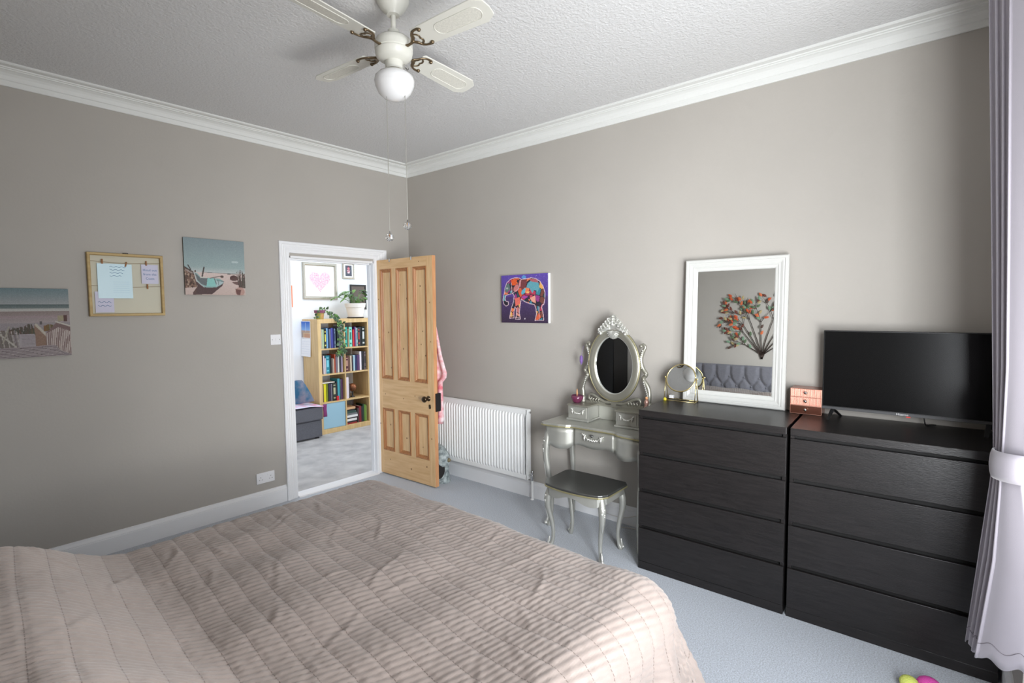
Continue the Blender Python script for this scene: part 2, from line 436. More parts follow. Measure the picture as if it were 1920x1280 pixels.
# cornice: profile (out from wall, height) swept along a wall
CP = [(0, 2.955), (.010, 2.955), (.013, 2.960), (.013, 2.985), (.021, 2.989), (.024, 2.998), (.028, 3.010), (.038, 3.022), (.055, 3.031), (.064, 3.033), (.064, 3.039), (.074, 3.041), (.076, 3.047), (.112, 3.048), (.118, 3.053), (.118, H + .01), (0, H + .01)]
def sweep(name, prof, pts, dirs, m):
    mb = MB(); n = len(prof); vs = []
    for p, d in zip(pts, dirs): vs += [(p[0] + d[0] * a, p[1] + d[1] * a, b) for a, b in prof]
    fs = [(j * n + k, j * n + (k + 1) % n, (j + 1) * n + (k + 1) % n, (j + 1) * n + k) for j in range(len(pts) - 1) for k in range(n)]
    fs += [tuple(range(n)), tuple((len(pts) - 1) * n + k for k in range(n))]
    mb.add(vs, fs)
    return struct(name, mb, m)
k = math.tan(TH / 2)
sweep('trim_1', CP, [(XD, 0), (0, 0)], [(0, -1), (-1 - 0 * k, -1)], M['cornice'])
sweep('trim_2', CP, [(0, 0), (sx(YC), YC)], [(-1, -1), (-1, 0)], M['cornice'])
BP = [(0, 0), (.019, 0), (.019, .104), (.017, .108), (.019, .111), (.015, .118), (.008, .128), (.006, .138), (0, .140)]
sweep('baseboard_back', BP, [(XD, 0), (-1.37, 0)], [(0, -1), (0, -1)], M['gloss'])
sweep('baseboard_back_right', BP, [(-.29, 0), (0, 0)], [(0, -1), (-1, -1)], M['gloss'])
sweep('baseboard_right', BP, [(0, 0), (sx(YC), YC)], [(-1, -1), (-1, 0)], M['gloss'])
sweep('baseboard_front', BP, [(-.83, YC), (sx(YC), YC)], [(0, 1), (0, 1)], M['gloss'])
# architrave and lining
AP = [(0, 0), (0, .022), (.008, .026), (.020, .026), (.026, .020), (.034, .021), (.046, .015), (.054, .017), (.066, .012), (.072, .014), (.090, .012), (.094, 0)]
ar = MB(); vs = []; n = len(AP)
for ins, hh in AP:
    vs += [(-1.368 + ins, -hh, 0), (-1.368 + ins, -hh, 2.2 - ins), (-.295 - ins * 1.5, -hh, 2.2 - ins), (-.295 - ins * 1.5, -hh, 0)]
ar.add(vs, [(j * 4 + q, j * 4 + q + 1, ((j + 1) % n) * 4 + q + 1, ((j + 1) % n) * 4 + q) for j in range(n) for q in range(3)] + [tuple(j * 4 for j in range(n)), tuple(j * 4 + 3 for j in range(n))])
struct('trim_3', ar, M['gloss'])
ln = MB().box(DX0, DX0 + .02, 0, .105, 0, DZ).box(DX1 - .012, DX1, 0, .105, 0, DZ).box(DX0, DX1, 0, .105, DZ - .018, DZ)
ln.box(DX0 + .02, DX0 + .030, .045, .085, 0, DZ - .018).box(DX1 - .018, DX1 - .012, .045, .085, 0, DZ - .018).box(DX0 + .02, DX1 - .012, .045, .085, DZ - .030, DZ - .018)
struct('trim_4', ln, M['gloss'])
struct('trim_5', MB().prism([(-.03, 0), (-.025, .008), (.04, .012), (.1, .008), (.105, 0)], DX0 + .02, DX1 - .012, 'x'), M['gloss'])

# ------------------------------------------------------------------ pine door, standing open into the room
DA = math.radians(3.72)
door = thing('door_1', None, None, (-.408, -.0, 0), kind='structure')
door.rotation_euler = (0, 0, DA)
# local frame: along = -y (u), thickness x 0..0.042 (room face at x=0)
door_b = BASE[door]; BASE[door] = (0, 0, 0)
def dbox(u0, u1, z0, z1, x0=0.0, x1=.042): return MB().box(x0, x1, -u0, -u1, z0, z1)
U0, U1, Z0, Z1 = -.028, .77, .012, 2.095
for u0, u1 in ((U0, .056), (.696, U1)): dbox(u0, u1, Z0, Z1).build('stile', M['pine'], door, bevel=.002)
for z0, z1 in ((Z0, .245), (.662, .950), (2.006, Z1)): dbox(.056, .696, z0, z1, .001).build('rail', M['pine_h'], door, bevel=.001)
for u0, u1 in ((.225, .287), (.455, .519)):
    for z0, z1 in ((.245, .662), (.950, 2.006)): dbox(u0, u1, z0, z1, .001).build('muntin', M['pine'], door, bevel=.001)
for u0, u1 in ((.056, .225), (.287, .455), (.519, .696)):
    for z0, z1 in ((.245, .662), (.950, 2.006)):
        p = dbox(u0, u1, z0, z1, .016, .026).build('panel', M['pine'], door)
        for xn, nn in ((0.016, -1), (.026, 1)):
            fr = MB().frame((xn, -u0, z0), (0, -1, 0), (0, 0, 1), (nn, 0, 0), u1 - u0, z1 - z0, [(0, 0), (0, .017), (.005, .020), (.011, .014), (.016, .015), (.021, .006), (.029, .005), (.032, 0)])
            fr.build('moulding', M['pine_mould'], p)
e = dbox(U1, U1 + .002, Z0, Z1, .001, .041).build('door_edge', M['pine_edge'], door)
kn = MB()
rng = random.Random(4)
for u, z in ((.03, 1.72), (.035, 1.35), (.735, 1.68), (.74, 1.33), (.60, 2.05), (.33, 1.85), (.42, 1.72), (.15, 1.40), (.60, 1.83), (.62, 1.42), (.655, 1.20), (.10, .80), (.36, .78), (.52, .82), (.15, .16), (.45, .12), (.66, .18), (.20, 1.9), (.36, 1.25), (.18, 1.06), (.60, 1.30), (.73, .45), (.02, .5), (.15, .5), (.38, .4), (.60, .35)):
    inp = any(a < u < b for a, b in ((.056, .225), (.287, .455), (.519, .696))) and (.245 < z < .662 or .95 < z < 2.006)
    rr = rng.uniform(.004, .007)
    kn.lathe([(rr, -.0006), (rr, 0.0002)], (.0155 if inp else -.0001 + .001 * (.056 < u < .696), -u, z), 10, 'x', sy=1.4)
kk = kn.build('knots', M['knot'], door); kk['kind'] = 'stuff'
kb = MB().lathe([(.024, 0), (.024, -.004), (.011, -.008), (.009, -.03), (.018, -.036), (.027, -.046), (.028, -.058), (.022, -.068), (.005, -.072)], (0, -.70, .815), 18, 'x').build('door_knob', M['bronze'], door, smooth=True)
kb2 = MB().lathe([(.024, 0), (.024, .004), (.011, .008), (.009, .03), (.018, .036), (.027, .046), (.028, .058), (.022, .068), (.005, .072)], (.042, -.70, .815), 18, 'x').build('door_knob', M['bronze'], door, smooth=True)
MB().lathe([(.013, 0), (.013, -.004), (.009, -.006), (.002, -.006)], (0, -.715, .742), 14, 'x', sy=1.6).build('escutcheon', M['bronze'], door, smooth=True)
MB().box(.012, .075, -.712, -.782, .70, .865).build('rim_lock', M['black_iron'], door, bevel=.003)
for z in (.22, 1.86): MB().lathe([(.007, -.05), (.007, .05)], (.021, .034, z), 10).build('hinge', M['bronze'], door)
BASE[door] = door_b
c_, s_ = math.cos(DA), math.sin(DA)
def DW(u, x, z): return (-.408 + c_ * x + s_ * u, s_ * x - c_ * u, z)   # door frame -> world
for u, lab in ((.205, 'small bent metal hook over the door top, nearer the hinge'), (.505, 'small bent metal hook over the door top, nearer the free edge')):
    hk = MB().box(-.004, .046, -.008, .008, 2.0955, 2.099).box(-.0045, -.002, -.008, .008, 2.07, 2.099).box(.0435, .046, -.008, .008, 1.98, 2.099).box(.046, .075, -.008, .008, 1.98, 1.984).box(.073, .077, -.008, .008, 1.984, 2.01)
    o = hk.build('door_hook', M['chrome']); tag(o, lab, 'hook', 'over-door hooks')
    o.location = DW(u, 0, 0); o.rotation_euler = (0, 0, DA)
# robe hanging behind the door
rows = []
rg = np.random.RandomState(2)
for i in range(34):
    z = 1.98 - i * (1.98 - .58) / 33
    e_ = np.interp(z, [.58, .62, .78, .95, .96, 1.02, 1.2, 1.4, 1.7, 1.98], [.780, .796, .788, .782, .785, .850, .784, .74, .66, .56])
    s0 = np.interp(z, [.58, 1.2, 1.98], [.47, .40, .46])
    rows.append([DW(s0 + (e_ - s0) * j / 22, .085 + .022 * math.sin(j * 1.15 + .3 * math.sin(z * 4)) * (1.15 - .3 * z) + .012 * math.sin(j * .5 + z * 3), z) for j in range(23)])
rb = MB().sheet(rows)
o = rb.build('dressing_gown', M['robe'], smooth=True, thick=.008); tag(o, 'pink and white patterned dressing gown hanging behind the open pine door', 'dressing gown')
rebase(o, DW(.6, .085, .58))

# ------------------------------------------------------------------ ceiling fan
FX, FY = -1.82, -2.212
fan = thing('ceiling_fan', 'white four-blade ceiling fan with brass blade irons and an opal globe', 'ceiling fan', (FX, FY, H))
MB().lathe([(.075, H - .0005), (.075, H - .012), (.066, H - .03), (.052, H - .052), (.034, H - .066), (.030, H - .074), (.012, H - .076)], (FX, FY, 0), 28).build('canopy', M['fan'], fan, smooth=True, angle=.7)
MB().lathe([(.0115, 2.86), (.0115, H - .07)], (FX, FY, 0), 14).build('downrod', M['fan'], fan, smooth=True, angle=.7)
MB().lathe([(.012, 2.925), (.026, 2.918), (.028, 2.893), (.020, 2.885), (.016, 2.87)], (FX, FY, 0), 18).build('rod_collar', M['fan'], fan, smooth=True, angle=.7)
mo = MB().lathe([(.022, 2.884), (.070, 2.880), (.084, 2.868), (.088, 2.850), (.088, 2.828), (.085, 2.825), (.085, 2.822), (.087, 2.819), (.083, 2.800), (.068, 2.786), (.040, 2.776), (.030, 2.775)], (FX, FY, 0), 36).build('motor_housing', M['fan'], fan, smooth=True, angle=.7)
nk = MB().lathe([(.041, 2.780), (.041, 2.738), (.038, 2.735)], (FX, FY, 0), 28).build('light_fitting', M['fan'], fan, smooth=True, angle=.7)
for a in (-.9, .8, 2.3):
    MB().lathe([(.004, 0), (.004, .012), (.007, .013), (.007, .018)], (FX + .04, FY - .01 + .02 * a, 2.755), 8, 'x').build('thumb_screw', M['chrome'], nk)
MB().lathe([(.040, 2.738), (.045, 2.736), (.045, 2.728), (.042, 2.725)], (FX, FY, 0), 28).build('brass_ring', M['antique'], fan, smooth=True)
MB().lathe([(.042, 2.727), (.074, 2.720), (.089, 2.705), (.093, 2.686), (.089, 2.664), (.074, 2.634), (.050, 2.612), (.022, 2.602), (.002, 2.600)], (FX, FY, 0), 36).build('globe_shade', M['opal'], fan, smooth=True)
def blade(az):
    ca, sa = math.cos(az), math.sin(az); tilt = math.radians(-11)
    def W(r, t, z=0):   # along, across, up
        zz = 2.838 + z * math.cos(tilt) + t * math.sin(tilt); tt = t * math.cos(tilt)
        return (FX + ca * r - sa * tt, FY + sa * r + ca * tt, zz)
    out = [(.150, -.045), (.158, -.056), (.30, -.062), (.505, -.068), (.549, -.042), (.555, 0), (.549, .042), (.505, .068), (.30, .062), (.158, .056), (.150, .045)]
    mb = MB(); n = len(out)
    mb.add([W(r, t, -.003) for r, t in out] + [W(r, t, .003) for r, t in out], [tuple(range(n)), tuple(range(n, 2 * n))] + [(i, (i + 1) % n, n + (i + 1) % n, n + i) for i in range(n)])
    b = mb.build('blade', M['fan'], fan, bevel=.0015)
    cn = arc(.475, 0, .036, -PI / 2, PI / 2, 10) + arc(.30, 0, .034, PI / 2, 3 * PI / 2, 10); n = len(cn)
    c = MB().add([W(r, t, -.0036) for r, t in cn] + [W(r, t, -.0030) for r, t in cn], [tuple(range(n)), tuple(range(n, 2 * n))] + [(i, (i + 1) % n, n + (i + 1) % n, n + i) for i in range(n)])
    c.build('cane_panel', M['cane'], b)
    MB().tube([W(r, t, -.0042) for r, t in cn + cn[:1]], .0018, 6).build('panel_rim', M['fan'], b)
    ir = MB()
    ir.tube(smooth_path([W(.070, 0, -.012), W(.10, 0, -.014), W(.135, 0, -.008)]), [.010] * 4 + [.008] * 5, 8, .5)
    for sg in (1, -1):
        ir.tube(smooth_path([W(.120, 0, -.007), W(.140, sg * .016, -.006), W(.150, sg * .034, -.006), W(.172, sg * .048, -.006), W(.200, sg * .050, -.006), W(.208, sg * .041, -.006)]), lerp_list([.008, .010, .007, .006, .007, .006], 21), 8, .55)
        ir.ball(W(.204, sg * .044, -.007), .009, 8)
        ir.tube(smooth_path([W(.150, sg * .034, -.006), W(.168, sg * .026, -.006), W(.176, sg * .012, -.006), W(.17, 0, -.006)]), .0045, 6, .6)
    ir.build('blade_iron', M['antique'], fan, smooth=True)
for q in range(4): blade(math.radians(6 + 90 * q))
for x0, y0, zt, xb, zb, lab in ((-1.861, -2.205, 2.775, -1.889, 1.964, 'longer'), (-1.800, -2.262, 2.757, -1.827, 2.017, 'shorter')):
    ya = y0 - .018 if lab == 'longer' else y0 - .024
    ch = MB().tube([(x0, y0, zt), (x0, y0, zb + .02)], .0017, 5).build('pull_chain', M['chain'], fan)
    MB().lathe([(.001, .030), (.003, .028), (.004, .018), (.002, .014)], (x0, y0, zb), 8).build('ball_cap', M['chrome'], ch)
    MB().lathe([(.002, .019), (.010, .016), (.0165, .009), (.019, 0), (.0165, -.009), (.010, -.016), (.002, -.019)], (x0, y0, zb), 12).build('crystal_ball', M['crystal'], ch)

# ------------------------------------------------------------------ things on the wall beside the door
ub, vb = (1, 0, 0), (0, 0, 1)
def canvas(name, label, x0, z0, wd, ht, pic, frame_rot=None, mside=None):
    t = thing(name, label, 'picture', (x0 + wd / 2, -.02, z0))
    MB().box(x0, x0 + wd, -.0195, -.001, z0, z0 + ht).build('stretched_canvas', mside or cmat((120, 118, 116), .9), t, bevel=.002)
    pic.build('printed_face', (x0, -.0199, z0), ub, vb, wd, ht, t)
    return t
# beach boardwalk
P = Pic(150, 150, (150, 140, 138))
P.grad(0, .24, (108, 128, 132), (158, 160, 160)); P.grad(.235, .30, (84, 98, 98), (122, 130, 128)); P.grad(.295, .335, (176, 176, 172), (184, 180, 174)); P.grad(.335, .52, (140, 126, 122), (168, 156, 156))
P.grad(.40, .44, (158, 138, 140), (160, 146, 146)); P.grad(.50, 1, (150, 142, 144), (138, 128, 130))
for i in range(60):
    x = rng.uniform(.25, .58); P.line(x, .66, x + rng.uniform(-.02, .02), .52 + abs(x - .56) * .25 + rng.uniform(0, .06), .012, (88 + rng.randint(-16, 16), 76, 66))
for i in range(36):
    x = rng.uniform(.56, .66); P.line(x, .67, x, .58 + rng.uniform(0, .05), .012, (98 + rng.randint(-16, 16), 84, 66))
for i in range(30):
    x = rng.uniform(.70, .80); P.line(x, .62, x, .53 + rng.uniform(0, .03), .012, (112 + rng.randint(-16, 16), 92, 60))
P.poly([(.43, .85), (.44, .66), (.60, .66), (.64, .85)], (164, 156, 158))
for i in range(8): P.line(.43, .68 + .02 * i, .63, .675 + .02 * i, .005, (140, 130, 134))
P.poly([(0, .60), (.34, .62), (.41, .84), (0, .86)], (112, 104, 98))
for i in range(16): P.line(.02 + .026 * i, .62 - .004 * (i % 3), .05 + .026 * i, .85, .011, (170, 162, 156) if i % 2 else (120, 110, 106))
P.line(.18, .58, .40, .84, .02, (176, 170, 160)); P.line(.34, .55, .27, .78, .018, (158, 152, 140))
P.poly([(.60, .53), (.72, .68), (.72, .85), (.61, .85)], (138, 112, 96)); P.line(.62, .53, .73, .69, .03, (186, 178, 164))
P.poly([(.72, .66), (.86, .48), (1, .56), (1, .98), (.72, .84)], (122, 100, 98))
for i in range(13): P.line(.735 + .021 * i, .66 - .014 * min(i, 6) + .01 * max(0, i - 6), .735 + .022 * i, .85 + .011 * i, .011, (190, 178, 170))
P.line(.84, .49, 1, .56, .02, (192, 184, 174)); P.rect(.86, .93, .40, .48, (160, 150, 124)); P.rect(.925, .965, .395, .49, (92, 66, 62)); P.rect(.66, .69, .48, .53, (92, 86, 86))
P.poly([(0, .86), (.82, .83), (.90, 1), (0, 1)], (150, 138, 140))
for i in range(7): P.line(0, .88 + .021 * i, .84 + .012 * i, .855 + .021 * i, .007, (92, 80, 82)); P.line(0, .89 + .021 * i, .84 + .012 * i, .865 + .021 * i, .007, (182, 172, 170))
P.noise(5); P.a *= .97
canvas('canvas_picture', 'square canvas print of a beach boardwalk with wooden fences and sea', -3.16, 1.355, .425, .418, P)
# boat on sand
P = Pic(150, 150, (206, 186, 180))
P.grad(0, .50, (128, 142, 146), (150, 168, 168)); P.grad(.50, .60, (150, 168, 168), (184, 190, 188)); P.grad(.60, 1, (206, 188, 182), (192, 172, 164))
P.line(.28, .598, 1, .61, .008, (110, 116, 114)); P.ell(.83, .39, .06, .018, (176, 190, 190)); P.ell(.72, .615, .035, .007, (70, 74, 72))
P.poly([(0, .52), (.13, .60), (.17, .72), (.19, .86), (0, .88)], (112, 88, 76))
for i in range(70): x = rng.uniform(0, .17); y = rng.uniform(.58, .86); P.ell(x, y, .012, .02, rng.choice([(78, 60, 54), (168, 146, 128), (94, 74, 64), (140, 112, 96)]))
P.line(0, .51, .16, .62, .018, (62, 56, 54)); P.line(.06, .48, .10, .56, .018, (64, 58, 56)); P.line(.02, .56, .12, .62, .02, (150, 140, 136))
P.poly([(.12, .96), (.20, .84), (.40, .98), (.12, 1)], (92, 70, 66)); P.poly([(.15, .72), (.20, .86), (.16, .98), (.42, .99), (.60, .83), (.63, .75), (.5, .86), (.34, .87), (.22, .80)], (84, 66, 66))
P.poly([(.15, .60), (.17, .72), (.24, .82), (.34, .87), (.50, .86), (.60, .80), (.63, .75), (.55, .70), (.40, .695), (.26, .70), (.20, .62)], (140, 172, 170)); P.poly([(.16, .61), (.19, .73), (.26, .81), (.34, .84), (.36, .70), (.25, .70)], (104, 110, 112)); P.poly([(.36, .70), (.46, .70), (.50, .84), (.34, .85)], (136, 190, 184))
P.poly([(.48, .74), (.63, .75), (.60, .80), (.50, .85)], (168, 186, 188))
P.line(.15, .60, .19, .76, .016, (186, 190, 188)); P.line(.19, .76, .30, .86, .014, (176, 184, 184)); P.line(.27, .70, .31, .51, .022, (72, 66, 62)); P.line(.25, .69, .34, .69, .014, (196, 194, 186))
P.line(.40, .70, .60, .65, .014, (96, 86, 80)); P.ell(.60, .665, .03, .022, (88, 74, 68)); P.line(.47, .70, .50, .80, .012, (84, 92, 92)); P.line(.52, .74, .63, .75, .008, (72, 70, 70)); P.line(.53, .72, .54, .82, .007, (90, 98, 98))
P.ell(.80, .685, .07, .05, (86, 62, 60)); P.poly([(.72, .72), (.87, .64), (.87, .73)], (96, 72, 68)); P.poly([(.76, .76), (1, .72), (1, .84), (.82, .80)], (112, 88, 84))
for i in range(60): x = rng.uniform(.88, 1); P.line(x, .86, x + rng.uniform(-.04, .04), rng.uniform(.53, .80), .008, rng.choice([(76, 74, 66), (104, 92, 84), (92, 72, 68)]))
P.ell(.90, .93, .08, .08, (176, 142, 132)); P.poly([(.82, .88), (.92, .90), (.90, 1), (.84, .98)], (108, 76, 72))
P.noise(4)
canvas('canvas_picture', 'square canvas print of a wooden boat on sand under teal sky', -2.074, 1.746, .424, .417, P, mside=cmat((96, 98, 92), .9))
# wooden peg board with cards
t = thing('peg_board', 'light wood framed peg board with clipped blue and lilac cards', 'memo board', (-2.42, -.02, 1.597))
MB().frame((-2.634, 0, 1.597), (1, 0, 0), (0, 0, 1), (0, -1, 0), .424, .417, [(0, .001), (0, .030), (.003, .033), (.014, .033), (.017, .030), (.017, .001)]).build('frame', M['wframe'], t)
MB().box(-2.62, -2.224, -.006, -.001, 1.611, 2.0).build('backing', M['cream'], t)
MB().box(-2.44, -2.41, -.03, -.02, 2.014, 2.020).build('hanging_clip', M['black_iron'], t)
for z in (1.955, 1.795): MB().tube(smooth_path([(-2.617, -.014, z + .004), (-2.42, -.014, z - .004), (-2.227, -.014, z + .006)]), .0012, 5).build('string', M['string'], t)
cd = MB().box(-2.582, -2.392, -.0165, -.0155, 1.716, 1.945).build('card', M['duck'], t); cd['label'] = 'glossy pale blue card'
ink = MB()
for i in range(4): 
    pts = [(-2.515 + .009 * j, -.0168, 1.925 - .020 * i + .004 * math.sin(j * 1.9 + i)) for j in range(11 - i)]
    ink.tube(pts, .0012, 4)
for i in range(6): ink.box(-2.50, -2.41, -.0169, -.0166, 1.825 - .014 * i, 1.8255 - .014 * i)
ik = ink.build('handwriting', M['bluetext'], cd)
c2 = MB().box(-2.338, -2.238, -.0165, -.0155, 1.818, 1.950).build('card', M['lilac'], t); c2['label'] = 'lilac handwritten card'
for i, s in enumerate(('Head out', 'from the', 'Coast')): text('handwriting', s, .022, M['bluetext'], c2, (-2.288, -.0168, 1.905 - .029 * i), (PI / 2, 0, 0))
c3 = MB().box(-2.600, -2.500, -.0145, -.0135, 1.622, 1.760).build('card', M['lilac'], t); c3['label'] = 'lilac card half hidden behind the blue card'
ink = MB()
for i in range(2): ink.tube([(-2.585 + .007 * j, -.0148, 1.690 - .024 * i + .005 * math.sin(j * 1.7 + i * 2)) for j in range(11)], .0014, 4)
ink.build('handwriting', M['bluetext'], c3)
for x, z, a in ((-2.553, 1.958, 0), (-2.428, 1.945, -.25), (-2.308, 1.958, 0), (-2.306, 1.798, 0)):
    pg = MB()
    for s in (-1, 1):
        pg.hexa([(x - .005, -.0185, z - .016), (x + .005, -.0185, z - .016), (x + .005, -.0175, z - .016), (x - .005, -.0175, z - .016), (x - .004 - a * .03, -.022 if s < 0 else -.017, z + .016), (x + .004 - a * .03, -.022 if s < 0 else -.017, z + .016), (x + .004 - a * .03, -.020 if s < 0 else -.015, z + .016), (x - .004 - a * .03, -.020 if s < 0 else -.015, z + .016)])
    pg.build('peg', M['peg'], t)
# light switch and socket
t = thing('light_switch', 'white single light switch plate beside the door frame', 'light switch', (-1.416, -.004, 1.34))
MB().box(-1.460, -1.374, -.009, -.0005, 1.338, 1.424).build('plate', M['plate'], t, bevel=.003)
MB().hexa([(-1.422, -.010, 1.368), (-1.412, -.010, 1.368), (-1.412, -.008, 1.368), (-1.422, -.008, 1.368), (-1.422, -.014, 1.392), (-1.412, -.014, 1.392), (-1.412, -.008, 1.392), (-1.422, -.008, 1.392)]).build('rocker', M['plate'], t)
for x in (-1.447, -1.387): MB().lathe([(.003, -.0005), (.003, 0)], (x, -.009, 1.381), 8, 'y').build('screw', M['chrome'], t)
t = thing('power_socket', 'white double power socket low on the wall above the skirting', 'power socket', (-1.543, -.004, .2))
MB().box(-1.617, -1.469, -.010, -.0005, .203, .291).build('plate', M['plate'], t, bevel=.003)
for x in (-1.584, -1.502):
    for dx, dz in ((0, .012), (-.011, -.008), (.011, -.008)): MB().box(x + dx - .003, x + dx + .003, -.0106, -.0098, .242 + dz - .0022, .242 + dz + .0022).build('pin_hole', M['dark'], t)
    MB().box(x + (.022 if x < -1.55 else -.022) - .005, x + (.022 if x < -1.55 else -.022) + .005, -.013, -.009, .262, .278).build('rocker', M['plate'], t)

# ------------------------------------------------------------------ elephant canvas on the right wall (frame turned by TH)
t = thing('canvas_picture', 'purple canvas painting of a patterned elephant with white edges', 'picture', (-.02, -1.497, 1.496), TH)
MB().box(-.024, -.001, -1.248, -1.748, 1.497, 1.905).build('stretched_canvas', M['paper'], t, bevel=.002)
EX = lambda x, y: ((x - 325) / 715.0, (y - 285) / 725.0)
P = Pic(150, 124, (74, 52, 120)); P.grad(0, .45, (96, 74, 168), (84, 62, 140)); P.grad(.45, 1, (78, 58, 112), (58, 42, 66))
for i in range(160): P.ell(rng.random(), rng.random() * .6, .004, .005, rng.choice([(150, 130, 200), (200, 190, 220), (110, 90, 180)]))
P.ell(.5, .06, .045, .035, (90, 150, 210)); P.ell(*EX(695, 945), .012, .014, (236, 232, 236))
ele = [(375, 560), (385, 480), (415, 400), (470, 350), (540, 330), (610, 335), (640, 358), (710, 355), (790, 343), (860, 358), (920, 400), (965, 470), (992, 560), (990, 660), (975, 742), (955, 742), (945, 780), (965, 860), (975, 965), (845, 968), (868, 880), (862, 800), (840, 738), (770, 722), (690, 690), (640, 650), (625, 740), (610, 850), (625, 950), (550, 955), (565, 880), (560, 790), (540, 770), (525, 850), (525, 935), (455, 940), (470, 850), (490, 770), (520, 690), (530, 600), (510, 565), (450, 575), (400, 590), (385, 640), (400, 680), (440, 690), (440, 735), (400, 755), (365, 725), (350, 660), (360, 600)]
ep = [EX(*q) for q in ele]; msk = P.inpoly(ep)
seeds = [(rng.random(), rng.random()) for _ in range(110)]
pal = [(214, 96, 60), (236, 128, 84), (60, 130, 150), (96, 168, 180), (44, 40, 56), (190, 60, 90), (226, 150, 130), (120, 70, 60), (50, 90, 96), (150, 60, 130), (230, 170, 90), (40, 60, 80), (200, 120, 120)]
dist = np.stack([(P.U - a) ** 2 + ((P.V - b) * .82) ** 2 for a, b in seeds]); ds = np.sort(dist, 0); am = dist.argmin(0)
pa = np.array([pal[i % len(pal)] for i in range(len(seeds))], float)
P.a[msk] = pa[am][msk]
edge = msk & (np.sqrt(ds[1]) - np.sqrt(ds[0]) < .010); P.a[edge] = (40, 34, 48)
def epoly(pts, c): P.put(P.inpoly([EX(*q) for q in pts]) & msk, c)
epoly([(640, 560), (665, 500), (710, 490), (700, 560), (650, 590)], (90, 176, 196)); epoly([(740, 420), (780, 390), (900, 420), (915, 500), (880, 560), (850, 500), (810, 570), (770, 500), (720, 480)], (98, 162, 176))
epoly([(480, 370), (540, 345), (580, 360), (560, 440), (500, 440)], (226, 92, 44)); epoly([(710, 560), (740, 535), (775, 545), (750, 575)], (240, 184, 110)); epoly([(640, 620), (700, 600), (750, 620), (690, 650)], (170, 70, 160))
epoly([(770, 640), (850, 600), (860, 720), (800, 690)], (230, 160, 140)); epoly([(690, 650), (740, 640), (770, 700), (700, 690)], (40, 44, 56)); epoly([(640, 365), (730, 362), (720, 460), (660, 520), (630, 480)], (120, 60, 64))
epoly([(770, 355), (880, 370), (900, 420), (800, 400)], (176, 96, 104)); epoly([(540, 640), (620, 620), (625, 720), (550, 760)], (226, 110, 96)); epoly([(390, 450), (450, 400), (470, 500), (400, 560)], (96, 120, 116))
for i in range(len(ep)): P.line(*ep[i], *ep[(i + 1) % len(ep)], .012, (222, 196, 206))
for a, b in (((640, 358), (600, 500)), ((600, 500), (500, 565)), ((500, 565), (485, 400))): P.line(*EX(*a), *EX(*b), .010, (214, 180, 190))
for q in ((455, 900, 525, 900), (550, 925, 625, 925), (905, 760, 910, 960)): P.line(*EX(q[0], q[1]), *EX(q[2], q[3]), .01, (222, 190, 190))
P.ell(*EX(420, 485), .02, .016, (230, 230, 230)); P.ell(*EX(420, 485), .01, .008, (30, 30, 36))
P.noise(6)
P.build('painted_face', (-.0245, -1.250, 1.497), (0, -1, 0), (0, 0, 1), .490, .408, t)

# ------------------------------------------------------------------ radiator
t = thing('radiator', 'white ribbed panel radiator on the wall between door and dressing table', 'radiator', (-.06, -1.0, .17), TH)
mb = MB(); y0, y1 = -.44, -1.56; n = 33; pt = (y1 - y0 + .03) / n; prof = []
yy = y0 - .015
for i in range(n):
    for fy, dx in ((.0, 0), (.22, 0), (.36, -.011), (.46, -.0135), (.70, -.0135), (.84, -.011)): prof.append((yy + pt * (i + fy), -.078 + dx))
rows = []
for zz, kf in ((.205, 0), (.222, .75), (.235, 1), (.70, 1), (.713, .75), (.73, 0)): rows.append([(-.078 + (x + .078) * kf, y, zz) for y, x in prof])
mb.sheet(rows)
mb.build('ribbed_panel', M['radiator'], t, smooth=True, angle=.9)
MB().box(-.081, -.076, y0, y1, .17, .208).box(-.081, -.076, y0, y1, .727, .768).box(-.081, -.076, y0, y0 - .016, .17, .768).box(-.081, -.076, y1 + .016, y1, .17, .768).build('panel_border', M['radiator'], t, bevel=.002)
MB().box(-.040, -.034, y0, y1, .17, .768).build('back_panel', M['radiator'], t)
g = MB().box(-.077, -.032, y0, y1, .764, .766)
for i in range(50): g.box(-.072, -.038, y0 - .012 - i * .0222, y0 - .024 - i * .0222, .766, .7675)
g.build('top_grille', M['radiator'], t)
MB().box(-.081, -.030, y1 + .002, y1 - .001, .172, .766).build('side_panel', M['radiator'], t); MB().box(-.081, -.030, y0 - .002, y0 + .001, .172, .766).build('side_panel', M['radiator'], t)
MB().lathe([(.006, 0), (.006, -.012), (.009, -.013), (.009, -.020)], (-.055, y1, .745), 10, 'y').build('bleed_valve', M['chrome'], t)
vl = MB().lathe([(.011, 0), (.011, -.03)], (-.055, y1, .205), 12, 'y').lathe([(.012, -.03), (.015, -.02), (.015, .012), (.010, .016), (.013, .018), (.015, .045), (.012, .052)], (-.055, y1 - .032, .195), 14).build('valve', M['chrome'], t, smooth=True, angle=.6)
MB().lathe([(.010, 0), (.010, .165)], (-.055, y1 - .032, 0.001), 12).lathe([(.017, 0), (.015, .008), (.010, .010)], (-.055, y1 - .032, 0.001), 12).build('pipe', M['radiator'], t, smooth=True, angle=.6)
for y in (-.6, -1.4): MB().box(-.034, -.001, y - .02, y + .02, .25, .70).build('wall_bracket', M['radiator'], t)

